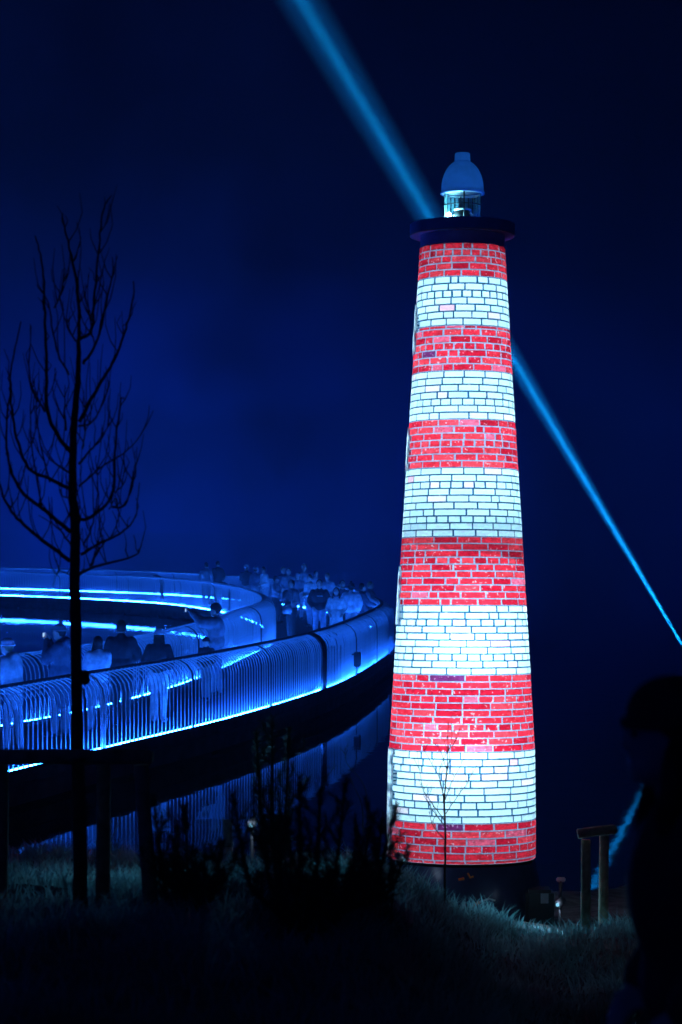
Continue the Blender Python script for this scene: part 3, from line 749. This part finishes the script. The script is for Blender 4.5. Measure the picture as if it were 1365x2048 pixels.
for k, (L, r0) in enumerate(limbs):
    c = pline(tcrop(L), TRD, .004, lr.uniform(-.5, .5), k)
    bm = bmesh.new(); add_tube(bm, c, list(np.linspace(r0, max(.0022, r0 * .28), len(c))), 6)
    for j in range(2, int(len(c) * .8), 3):
        for _ in range(2):
            if lr.random() < .7:
                L_ = lr.uniform(.06, .36) * (1.25 - .8 * j / len(c)); a = lr.uniform(0, 6.283); o1 = Vector((math.cos(a), math.sin(a), 0)) * L_ * .28
                q = [c[j], c[j] + o1 * .6 + Vector((0, 0, L_ * .25)), c[j] + o1 + Vector((lr.uniform(-.012, .012), lr.uniform(-.01, .01), L_ * .6)), c[j] + o1 * 1.05 + Vector((lr.uniform(-.02, .02), 0, L_))]
                add_tube(bm, q, [.0036, .0030, .0024, .0016], 4)
    tpart('branch', bm, M_bark, tree, inv_t)

def stake_frame(label, posts, bar, d, r):
    b0 = at(posts[0], bar[0][1], d); root = empty('stake_frame', (b0.x, d, gz(b0.x, d))); tag(root, label, 'tree stakes'); inv = Matrix.Translation(-Vector(root.location))
    for k, x in enumerate(posts):
        dd = d + (0.0, .5, -.05, .3)[k % 4]; p = at(x, bar[0][1] + 12, d); g = gz(p.x, dd)
        bm = bmesh.new(); lx = .07 if k == 2 else random.uniform(-.02, .02)
        add_tube(bm, [(p.x + lx, dd, g - .15), (p.x + lx * .4, dd, (g + p.z) / 2), (p.x, dd, p.z)], [r * 1.05, r, r * .97], 14); tpart('post', bm, M_wood, root, inv)
    bm = bmesh.new(); a, b_ = at(*bar[0], d - r * 1.6), at(*bar[1], d - r * 1.6)
    add_tube(bm, [a, (a + b_) / 2 + Vector((0, 0, .006)), b_ - (b_ - a).normalized() * .02, b_], [r * 1.02, r, r, r * .7], 14); tpart('crossbar', bm, M_wood, root, inv)
    return root
fr1 = stake_frame('round wooden stakes with a crossbar, tied round the bare young tree', [4, 190, 284], [(-60, 1516), (307, 1514)], 13.0, .040)
bm = bmesh.new(); p0 = at(160, 1518, 12.95)
add_tube(bm, [p0 + Vector((math.cos(a) * .055, .10 + math.sin(a) * .17, random.uniform(-.008, .008))) for a in np.linspace(0, 2 * math.pi, 17)], .012, 6)
tpart('tie', bm, M_black, fr1, Matrix.Translation(-Vector(fr1.location)))
stake_frame('pair of weathered wooden stakes with a short crossbar beside the dark figures', [1172, 1222], [(1156, 1668), (1234, 1658)], 20.3, .042)
p0 = at(456, 1640, 19.4); r_ = empty('wooden_post', (p0.x, p0.y, gz(p0.x, p0.y))); tag(r_, 'short lone wooden post standing behind the pine bushes', 'post')
bm = bmesh.new(); hgt = p0.z - r_.location.z; add_tube(bm, [(0, 0, -.1), (.004, 0, hgt * .5), (0, 0, hgt)], [.042, .04, .039], 12); obj('shaft', bm, M_wood, r_, True)
bm = bmesh.new(); add_lathe(bm, [(.040, hgt * .45), (.046, hgt * .46), (.046, hgt * .52), (.040, hgt * .53)], 14); obj('band', bm, M_black, r_, True)

# thin sapling before the lighthouse
SD = 19.0
sp_b = at(889, 1875, SD); sap = empty('sapling', (sp_b.x, sp_b.y, gz(sp_b.x, sp_b.y))); tag(sap, 'thin bare sapling standing in front of the lighthouse wall', 'sapling'); inv_s = Matrix.Translation(-Vector(sap.location))
stem = pline([(889, 1905), (890, 1780), (891, 1660), (889, 1600), (895, 1520), (897, 1440)], SD, .002, 0, 1)
bm = bmesh.new(); add_tube(bm, stem, list(np.linspace(.011, .003, len(stem))), 6); tpart('trunk', bm, M_bark, sap, inv_s)
for k, L in enumerate([[(888, 1650), (865, 1620), (850, 1590), (838, 1560)], [(889, 1640), (860, 1600), (845, 1570), (834, 1500)], [(889, 1612), (880, 1560), (860, 1520), (838, 1480)], [(890, 1600), (878, 1545), (893, 1500), (880, 1470)],
                       [(893, 1560), (900, 1500), (902, 1460), (900, 1430)], [(890, 1630), (915, 1590), (935, 1560), (945, 1530)], [(894, 1540), (880, 1500), (858, 1480)], [(890, 1680), (868, 1655), (860, 1630)], [(897, 1500), (910, 1480), (918, 1450)], [(891, 1600), (905, 1560), (925, 1520), (930, 1480)]]):
    c = pline(L, SD, .003, lr.uniform(-.25, .25), k); bm = bmesh.new(); add_tube(bm, c, list(np.linspace(.0042, .0016, len(c))), 5)
    for j in range(3, len(c) - 1, 4):
        q = c[j] + Vector((lr.uniform(-.06, .06), lr.uniform(-.06, .06), lr.uniform(.03, .1))); add_tube(bm, [c[j], q], [.0025, .0015], 4)
    tpart('branch', bm, M_bark, sap, inv_s)

# ------------------------------------------------------------------ mountain pines
def pine(label, rootpx, d, tips, seed, nl=.055):
    pr = random.Random(seed); b0 = at(rootpx[0], rootpx[1], d)
    root = empty('pine_bush', (b0.x, d, gz(b0.x, d))); tag(root, label, 'pine'); base = Vector((0, 0, 0)); NV, NF = [], []
    def needles(p, q, dens, ln):
        ax = (q - p); L = ax.length; ax.normalize()
        u = ax.orthogonal().normalized(); w_ = ax.cross(u)
        for _ in range(int(dens * L)):
            t_ = pr.random(); a = pr.uniform(0, 6.283); c = p.lerp(q, t_)
            dr = (u * math.cos(a) + w_ * math.sin(a)) * pr.uniform(.5, 1) + ax * pr.uniform(.3, 1.0); dr.normalize()
            e = c + dr * ln * pr.uniform(.6, 1.1); s_ = dr.cross(ax)
            if s_.length < 1e-4: continue
            s_ = s_.normalized() * .0022; k = len(NV); NV.extend([c - s_, c + s_, e + s_ * .4, e - s_ * .4]); NF.append((k, k + 1, k + 2, k + 3))
    for (x, y, dd) in tips:
        tip = at(x, y, d + dd) - Vector(root.location)
        mid = base.lerp(tip, .55) + Vector((tip.x * .22, tip.y * .22, -abs(tip.z) * .12)); pts = [Vector(c) for c in catmull([base, base.lerp(mid, .5) + Vector((0, 0, .02)), mid, tip], 5)]
        bm = bmesh.new(); add_tube(bm, pts, list(np.linspace(.017, .005, len(pts))), 6); obj('branch', bm, M_bark, root, True)
        for j in range(4, len(pts) - 1): needles(pts[j], pts[j + 1], 520, nl * 1.3)
        up = (pts[-1] - pts[-3]).normalized()
        needles(tip - up * .04, tip + up * pr.uniform(.04, .1), 1000, nl * 1.1)
        for j in range(5, len(pts) - 1, 1):
            for _ in range(1):
                a = pr.uniform(0, 6.28); sd = Vector((math.cos(a) * .7, math.sin(a) * .7, pr.uniform(.5, 1.1))).normalized()
                q = pts[j] + sd * pr.uniform(.05, .15); needles(pts[j], q, 520, nl * 1.2)
                needles(q, q + Vector((sd.x * .3, sd.y * .3, 1)).normalized() * pr.uniform(.03, .08), 800, nl * 1.0)
    o = raw('needles', NV, NF, M_needle, root); o['kind'] = 'stuff'
    return root
pine('spreading mountain pine bush with upright shoots, in front of the pond', (600, 1990), 11.5,
     [(470, 1610, .2), (545, 1650, .5), (600, 1580, .1), (640, 1600, -.3), (690, 1575, .2), (740, 1665, .3), (785, 1645, -.1), (560, 1740, -.4), (700, 1740, -.4)], 21)
pine('pine bush with a bushy crown beside the wooden stakes', (395, 1960), 12.2, [(372, 1650, 0), (350, 1700, .2), (410, 1710, -.2), (325, 1750, .1), (440, 1720, .2), (312, 1640, .2)], 22, .05)
pine('slender pine with a tall dark leading shoot behind the spreading bush', (545, 1850), 15.5, [(545, 1450, 0), (515, 1490, .2), (578, 1485, -.1), (520, 1570, .1), (580, 1580, .2)], 23, .05)
pine('low pine branch bush leaning towards the lighthouse door', (700, 1990), 12.6, [(806, 1722, 0), (764, 1650, .2), (770, 1800, .2), (735, 1760, -.2), (790, 1860, .1), (690, 1800, .2)], 24, .04)
# dry weed stalks on the bank
for k, L in enumerate([[(735, 1620), (728, 1570), (695, 1530), (690, 1500)], [(727, 1700), (725, 1620), (716, 1590), (700, 1560)], [(640, 1600), (655, 1555), (672, 1535)], [(470, 1740), (462, 1700), (470, 1660)], [(250, 1770), (236, 1700), (205, 1655)], [(225, 1740), (222, 1690), (240, 1640)], [(330, 1760), (318, 1680), (322, 1620)], [(700, 1760), (690, 1690), (672, 1660)]]):
    x, y = L[0]; d = 18.5 + (k % 3) * .6; b0 = at(x, y, d); g = gz(b0.x, d); r_ = empty('weed_stalk', (b0.x, d, g)); c = [Vector((b0.x, d, g - .03))] + pline(L, d, .003, .1, k)
    tag(r_, ('bent dry weed stalk with a long arching tip above the pine bush', 'upright dry weed stalk close to the lighthouse door', 'short leaning dry weed stalk among the pine shoots', 'short dry weed stalk beside the lone wooden post', 'dry weed stalk bent away between the tree and the outer stake', 'nearly straight dry weed stalk between the tree and the outer stake', 'tall straight dry weed stalk beside the bushy crowned pine', 'leaning dry weed stalk at the lighthouse side of the spreading pine')[k], 'weed', 'dry weed stalks on the bank')
    bm = bmesh.new(); add_tube(bm, c, list(np.linspace(.005, .002, len(c))), 5); o = tpart('stem', bm, M_dry, r_, Matrix.Translation(-Vector(r_.location)))
    bm = bmesh.new()
    for j in range(4): q = c[-1 - j]; add_tube(bm, [q, q + Vector((random.uniform(-.04, .04), random.uniform(-.03, .03), .05))], [.003, .001], 4)
    tpart('seed_head', bm, M_dry, r_, Matrix.Translation(-Vector(r_.location)))

# ------------------------------------------------------------------ people
cloth = {}
def cm(name, col, rough=.85, var=.25, scale=14):
    if name not in cloth: cloth[name] = mat('cloth_' + name, col, rough, 0, var, scale, .15)
    return cloth[name]
K = {'dark': cm('dark', (.045, .045, .05)), 'navy': cm('navy', (.12, .13, .17)), 'grey': cm('grey', (.5, .5, .52)), 'light': cm('light', (.75, .75, .76)), 'cream': cm('cream', (.8, .8, .76)),
     'mid': cm('mid', (.30, .30, .33)), 'denim': cm('denim', (.38, .42, .5)), 'hair': cm('hair', (.03, .022, .018), .6, .4, 40), 'fair': cm('fair_hair', (.3, .22, .12), .6, .4, 40), 'shoe': cm('shoe', (.05, .05, .05)), 'boot': cm('pale_shoe', (.5, .5, .5))}
remesh = []
def rod(bm, a, b, ra, rb, n=10):
    a, b = Vector(a), Vector(b); add_tube(bm, [a, a.lerp(b, .5), b], [ra, (ra + rb) / 2, rb], n); add_ball(bm, a, (ra,) * 3, None, n, 6); add_ball(bm, b, (rb,) * 3, None, n, 6)
def grown(name, bm, m, parent, voxel, smooth_it=4):
    o = obj(name, bm, m, parent)
    r_ = o.modifiers.new('r', 'REMESH'); r_.mode = 'VOXEL'; r_.voxel_size = voxel
    if smooth_it:
        q = o.modifiers.new('s', 'SMOOTH'); q.iterations = smooth_it; q.factor = .5
    remesh.append(o); return o
ARMS = {'down': ((.245, .03, 1.14), (.26, -.05, .90)), 'pocket': ((.27, .06, 1.15), (.19, -.11, 1.00)), 'front': ((.25, .0, 1.14), (.07, -.2, 1.05)), 'phone': ((.23, -.17, 1.2), (.07, -.31, 1.42)), 'face': ((.24, -.16, 1.2), (.06, -.20, 1.50)), 'raise': ((.2, -.26, 1.38), (.07, -.47, 1.58)), 'rail': ((.27, -.12, 1.18), (.22, -.36, 1.10))}
def person(label, x, d, yaw, h, arms='down', arm2=None, top='dark', legs='dark', hat=None, hair='hair', longhair=False, coat=False, hood=False, puffy=0.0, shoes='shoe', stride=.06, lean=0.0, headturn=0.0, headdown=0.0, z=None, vox=.022, group='people on the ring walkway', extra=None, scarf=None):
    k = h / 1.75; zz = DECK if z is None else z
    root = empty('person', (x, d, zz), (0, 0, R(yaw))); root.scale = (k, k, k); tag(root, label, 'person', group)
    up = lambda p: Vector((p[0], p[1] - lean * max(0, p[2] - .9), p[2]))
    hip, knee, ank = {}, {}, {}
    for s in (-1, 1):
        st = stride * s; hip[s] = Vector((.088 * s, 0, .93)); knee[s] = Vector((.10 * s, -st * .7 - .02, .50)); ank[s] = Vector((.105 * s, -st, .09))
    el, wr = {}, {}
    for s, a in ((-1, arms), (1, arm2 or arms)):
        e, w_ = ARMS[a]; el[s] = up((e[0] * s, e[1], e[2])); wr[s] = up((w_[0] * s, w_[1], w_[2]))
    sh = {s: up((.175 * s, .01, 1.40)) for s in (-1, 1)}
    hc = up((0, -.02, 1.625)); ht = Matrix.Rotation(R(headturn), 3, 'Z') @ Matrix.Rotation(R(headdown), 3, 'X')
    # body: one skin from head to feet
    bm = bmesh.new()
    add_ball(bm, up((0, 0, 1.25)), (.15, .10, .24)); add_ball(bm, up((0, 0, 1.0)), (.145, .10, .16)); rod(bm, up((0, .0, 1.4)), up((0, -.01, 1.54)), .058, .055)
    add_ball(bm, hc, (.078, .096, .118), ht, 18, 14)
    add_ball(bm, hc + ht @ Vector((0, -.045, -.065)), (.052, .05, .052), ht); add_ball(bm, hc + ht @ Vector((0, -.098, -.012)), (.013, .02, .022), ht, 8, 6)
    for s in (-1, 1):
        add_ball(bm, hc + ht @ Vector((.078 * s, .005, -.01)), (.012, .022, .034), ht, 8, 6); add_ball(bm, hc + ht @ Vector((.03 * s, -.083, .03)), (.03, .016, .012), ht, 8, 6)
        rod(bm, sh[s], el[s], .05, .04); rod(bm, el[s], wr[s], .04, .027); rod(bm, hip[s], knee[s], .078, .055); rod(bm, knee[s], ank[s], .055, .038)
        rod(bm, ank[s] + Vector((0, 0, -.05)), ank[s] + Vector((.02 * s, -.16, -.06)), .036, .03)
        fd = (wr[s] - el[s]).normalized(); sd = fd.cross(Vector((0, 0, 1))); sd = sd.normalized() if sd.length > .05 else Vector((1, 0, 0)); cu = sd.cross(fd)
        rod(bm, wr[s], wr[s] + fd * .075, .03, .036, 8)
        for q, (of, ln) in enumerate(((-.03, .062), (-.01, .074), (.01, .070), (.029, .055))):
            a = wr[s] + fd * .085 + sd * of; m_ = a + fd * ln * .6 - cu * .006; rod(bm, a, m_, .0115, .011, 6); rod(bm, m_, m_ + fd * ln * .3 - cu * .02, .011, .0105, 6)
        a = wr[s] + fd * .03 - sd * .034 * 1; rod(bm, a, a + fd * .04 - sd * .03, .013, .012, 6)
    body = grown('body', bm, M_skin, root, min(vox, .014), 2)
    # eyes
    for s in (-1, 1):
        bm = bmesh.new(); add_ball(bm, hc + ht @ Vector((.031 * s, -.088, .012)), (.015, .010, .008), ht, 8, 6); obj('eye', bm, K['hair'], root, True)
    # trousers
    bm = bmesh.new(); add_ball(bm, (0, .005, .98), (.17, .125, .13))
    for s in (-1, 1):
        rod(bm, hip[s] + Vector((0, .005, 0)), knee[s], .105, .078); rod(bm, knee[s], ank[s] + Vector((0, 0, -.01)), .078, .064)
    grown('trousers', bm, K[legs], root, vox, 3)
    for s in (-1, 1):
        bm = bmesh.new(); f0 = ank[s]; add_ball(bm, f0 + Vector((.01 * s, -.07, -.045)), (.052, .145, .05)); add_ball(bm, f0 + Vector((0, .005, 0)), (.05, .06, .07))
        for v_ in bm.verts: v_.co.z = max(v_.co.z, .003)
        obj('shoe', bm, K[shoes], root, True)
    # jacket or coat
    bm = bmesh.new(); g = puffy
    add_ball(bm, up((0, .005, 1.26)), (.205 + g, .145 + g, .25)); add_ball(bm, up((0, .005, 1.03)), (.19 + g, .145 + g, .17)); add_ball(bm, up((0, .01, 1.40)), (.17 + g * .5, .095, .075))
    if coat: rod(bm, up((0, .0, 1.0)), (0, .01, .62), .185, .20, 14)
    for s in (-1, 1):
        rod(bm, sh[s], el[s], .076 + g, .066 + g); rod(bm, el[s], wr[s] - (wr[s] - el[s]).normalized() * .01, .066 + g, .046 + g * .6)
        for q in (.35, .7) if g else (): add_ball(bm, sh[s].lerp(el[s], q), (.082 + g,) * 3, None, 10, 8)
    rod(bm, up((0, .02, 1.43)), up((0, .01, 1.49)), .085, .072)
    if hood: add_ball(bm, up((0, .10, 1.47)), (.13, .075, .09))
    jk = grown('coat' if coat else 'jacket', bm, K[top], root, vox, 4)
    if scarf:
        bm = bmesh.new(); add_ball(bm, up((0, -.02, 1.49)), (.105, .105, .055)); grown('scarf', bm, K[scarf], root, vox, 2)
    # hair or hat
    bm = bmesh.new()
    add_ball(bm, hc + ht @ Vector((0, .022, .024)), (.089, .096, .112), ht, 16, 12)
    if longhair:
        add_ball(bm, hc + ht @ Vector((0, .05, -.08)), (.088, .065, .13), ht)
        for s in (-1, 1): rod(bm, hc + ht @ Vector((.07 * s, .01, .0)), hc + Vector((.085 * s, -.02, -.20)), .03, .034, 8)
    hz_ = obj('hair', bm, K[hair], root, True)
    if hat:
        bm = bmesh.new(); add_ball(bm, hc + ht @ Vector((0, .012, .055)), (.097, .112, .095), ht, 18, 12)
        for v_ in bm.verts:
            q = ht.transposed() @ (v_.co - hc)
            if q.z < .03: q.z = .03 + (q.z - .03) * .15; v_.co = hc + ht @ q
        ho = obj('hat', bm, K[hat], root, True)
        bm = bmesh.new(); add_tube(bm, [hc + ht @ Vector((.099 * math.cos(a), .012 + .113 * math.sin(a), .035)) for a in np.linspace(0, 2 * math.pi, 25)], .014, 6); obj('hat_band', bm, K[hat], ho, True)
        if extra == 'pompom': bm = bmesh.new(); add_ball(bm, hc + ht @ Vector((0, .03, .165)), (.038,) * 3); obj('pompom', bm, K[hat], ho, True)
    return root, (lambda p: Matrix.Translation(Vector((x, d, zz))) @ Matrix.Rotation(R(yaw), 4, 'Z') @ (k * up(p)))
def on(x, s): return ((x - 682.5) / s, FPX / s)

M_screen = emit('phone_screen', (0.35, 0.6, 1.0), 1.2)
def phone(place, yaw, label):
    r_ = empty('phone', place, (0, 0, R(yaw))); tag(r_, label, 'phone')
    bm = bmesh.new(); add_box(bm, (0, 0, 0), (.15, .010, .075), None, .003); obj('case', bm, M_black, r_)
    bm = bmesh.new(); add_box(bm, (0, .0065, 0), (.14, .002, .066)); obj('screen', bm, M_screen, r_)

P = person
# yaw 0 looks at the camera; 180 looks away; -90 looks to the picture's left
P('person in a pale puffy jacket and light headband, turned towards the pond', *on(28, 131), -115, 1.70, 'rail', top='grey', legs='mid', hat='light', hair='fair', puffy=.03, hood=True, lean=.15, vox=.02)
r_, w = P('tall person in a long dark hooded coat and bobble hat, phone at the face', *on(121, 123), -100, 1.82, 'face', top='navy', legs='mid', hat='mid', coat=True, hood=True, extra='pompom', puffy=.015, vox=.02)
phone(w((0, -.27, 1.585)), -100, 'phone held up by the person in the long dark hooded coat')
P('dark haired person in a pale fleece, arms folded forward at the railing', *on(196, 121), -150, 1.60, 'face', 'front', top='light', legs='mid', longhair=True, puffy=.015, headdown=-12, vox=.02)
P('broad person in a plain dark jacket, back turned, bare headed', *on(243, 117), 175, 1.80, 'front', top='dark', legs='dark', puffy=.015, vox=.02)
P('person in a pale knit hat, dark jacket and white trousers at the railing', *on(318, 115), 170, 1.62, 'pocket', top='dark', legs='cream', hat='light', longhair=True, shoes='boot', vox=.02)
r_, w = P('person in a dark beanie and fleecy jacket, both arms raised with a phone', *on(433, 100), -95, 1.82, 'raise', top='mid', legs='denim', hat='dark', puffy=.025, vox=.02)
phone(w((0, -.60, 1.63)), -95, 'phone held out at arm length by the person in the dark beanie')
P('small child in a dark cap and jacket beside the person with raised arms', *on(413, 103), -25, 1.22, 'pocket', top='dark', legs='mid', hat='dark', vox=.02)
r_, w = P('person in a dark jacket looking down at a phone, bag slung in front', *on(583, 71), -40, 1.78, 'phone', 'front', top='mid', legs='dark', headdown=-18, vox=.024)
bag = empty('shoulder_bag', w((.02, -.20, .92)), (0, 0, R(-40))); tag(bag, 'grey shoulder bag hanging before the person looking down at a phone', 'bag')
bm = bmesh.new(); add_box(bm, (0, 0, 0), (.34, .12, .24), None, .04); obj('pouch', bm, K['grey'], bag, True)
bm = bmesh.new(); add_tube(bm, [(-.15, 0, .1), (-.12, .05, .4), (0, .16, .62), (.12, .1, .45), (.16, 0, .1)], .016, 6); obj('strap', bm, K['mid'], bag, True)
r_, w = P('person in a dark sweater with a pale chest print and light jeans', *on(639, 71.5), 5, 1.80, 'pocket', top='dark', legs='denim', puffy=.01, vox=.022)
bm = bmesh.new(); add_box(bm, (0, -.163, 1.30), (.16, .012, .022)); obj('chest_print', bm, K['cream'], r_)
P('person in a long pale coat with loose dark hair beside the dark sweater', *on(673, 74), -5, 1.64, 'pocket', top='cream', legs='light', longhair=True, coat=True, vox=.022, scarf='mid')
P('dark clad person half hidden behind the long pale coat', *on(685, 70), 10, 1.74, 'down', top='navy', legs='dark', vox=.024)
P('person in a pale puffer jacket and dark pointed hat, seen from behind', *on(703, 72), 160, 1.70, 'pocket', top='light', legs='grey', hat='dark', puffy=.035, vox=.024, extra='pompom')
P('person in a mottled dark coat leaning on the outer railing', *on(724, 70.5), 110, 1.66, 'rail', top='navy', legs='dark', coat=True, vox=.024)
P('person in a dark jacket with a hand on the outer railing at the bend', *on(741, 68.5), 70, 1.66, 'rail', top='mid', legs='dark', hair='fair', vox=.024)
far = [(413, 50.5, 180, 'mid', 'dark', None, 'bare headed person in a grey jacket at the far outer railing'), (436, 50.5, 170, 'dark', 'dark', None, 'dark coated person beside the grey jacket at the far outer railing'),
       (493, 52.5, 165, 'dark', 'mid', 'light', 'person in a pale hat and black coat at the far railing'), (531, 54, -60, 'cream', 'grey', None, 'person in a bright cream jacket with dark hair, leaning on the far railing'),
       (567, 56, 20, 'navy', 'dark', None, 'fair haired person in navy at the edge of the far group'), (578, 57, -10, 'mid', 'dark', None, 'grey jacketed person behind the phone reader'),
       (609, 55.5, 0, 'grey', 'mid', None, 'fair haired person in a light grey coat behind the dark sweater'), (597, 58, 10, 'mid', 'mid', 'grey', 'grey hatted person in the middle of the far group'), (632, 57, 30, 'light', 'grey', None, 'person in a light coat at the far railing, behind the dark sweater'),
       (655, 61, -20, 'grey', 'dark', None, 'fair haired person in grey between the dark sweater and the pale coat'), (552, 60, 60, 'mid', 'dark', 'dark', 'black hatted person stooping beside the phone reader'), (620, 62, -50, 'cream', 'denim', None, 'person in a cream top turned aside behind the dark sweater'), (512, 53.5, 150, 'navy', 'mid', 'mid', 'grey hatted person in navy at the far railing')]
for i, (x, s, yw, tp, lg, ht_, lab) in enumerate(far):
    P(lab, *on(x, s), yw, (1.72, 1.78, 1.7, 1.68, 1.75, 1.74, 1.84, 1.6, 1.64, 1.7, 1.55, 1.68, 1.66)[i], ('down', 'pocket', 'rail', 'front')[i % 4], top=tp, legs=lg, hat=ht_, hair='fair' if 'fair' in lab else 'hair', lean=.1 if 'lean' in lab else 0, vox=.028)
# an onlooker on the bank, close by
P('onlooker in black with thick dark hair, standing close by on the bank', (1425 - 682.5) / FPX * 5.4, 5.4, -82, 1.62, 'pocket', top='dark', legs='dark', longhair=True, hat='dark', puffy=.02, lean=.13, z=CAM_Z - (1352 - 1030) / FPX * 5.4 - 1.64, vox=.016, group=None)

dg = bpy.context.evaluated_depsgraph_get()
for o in remesh:
    me = bpy.data.meshes.new_from_object(o.evaluated_get(dg)); old = o.data
    o.modifiers.clear(); m_ = old.materials[0]; o.data = me
    if len(me.materials) == 0: me.materials.append(m_)
    me.polygons.foreach_set('use_smooth', [True] * len(me.polygons))
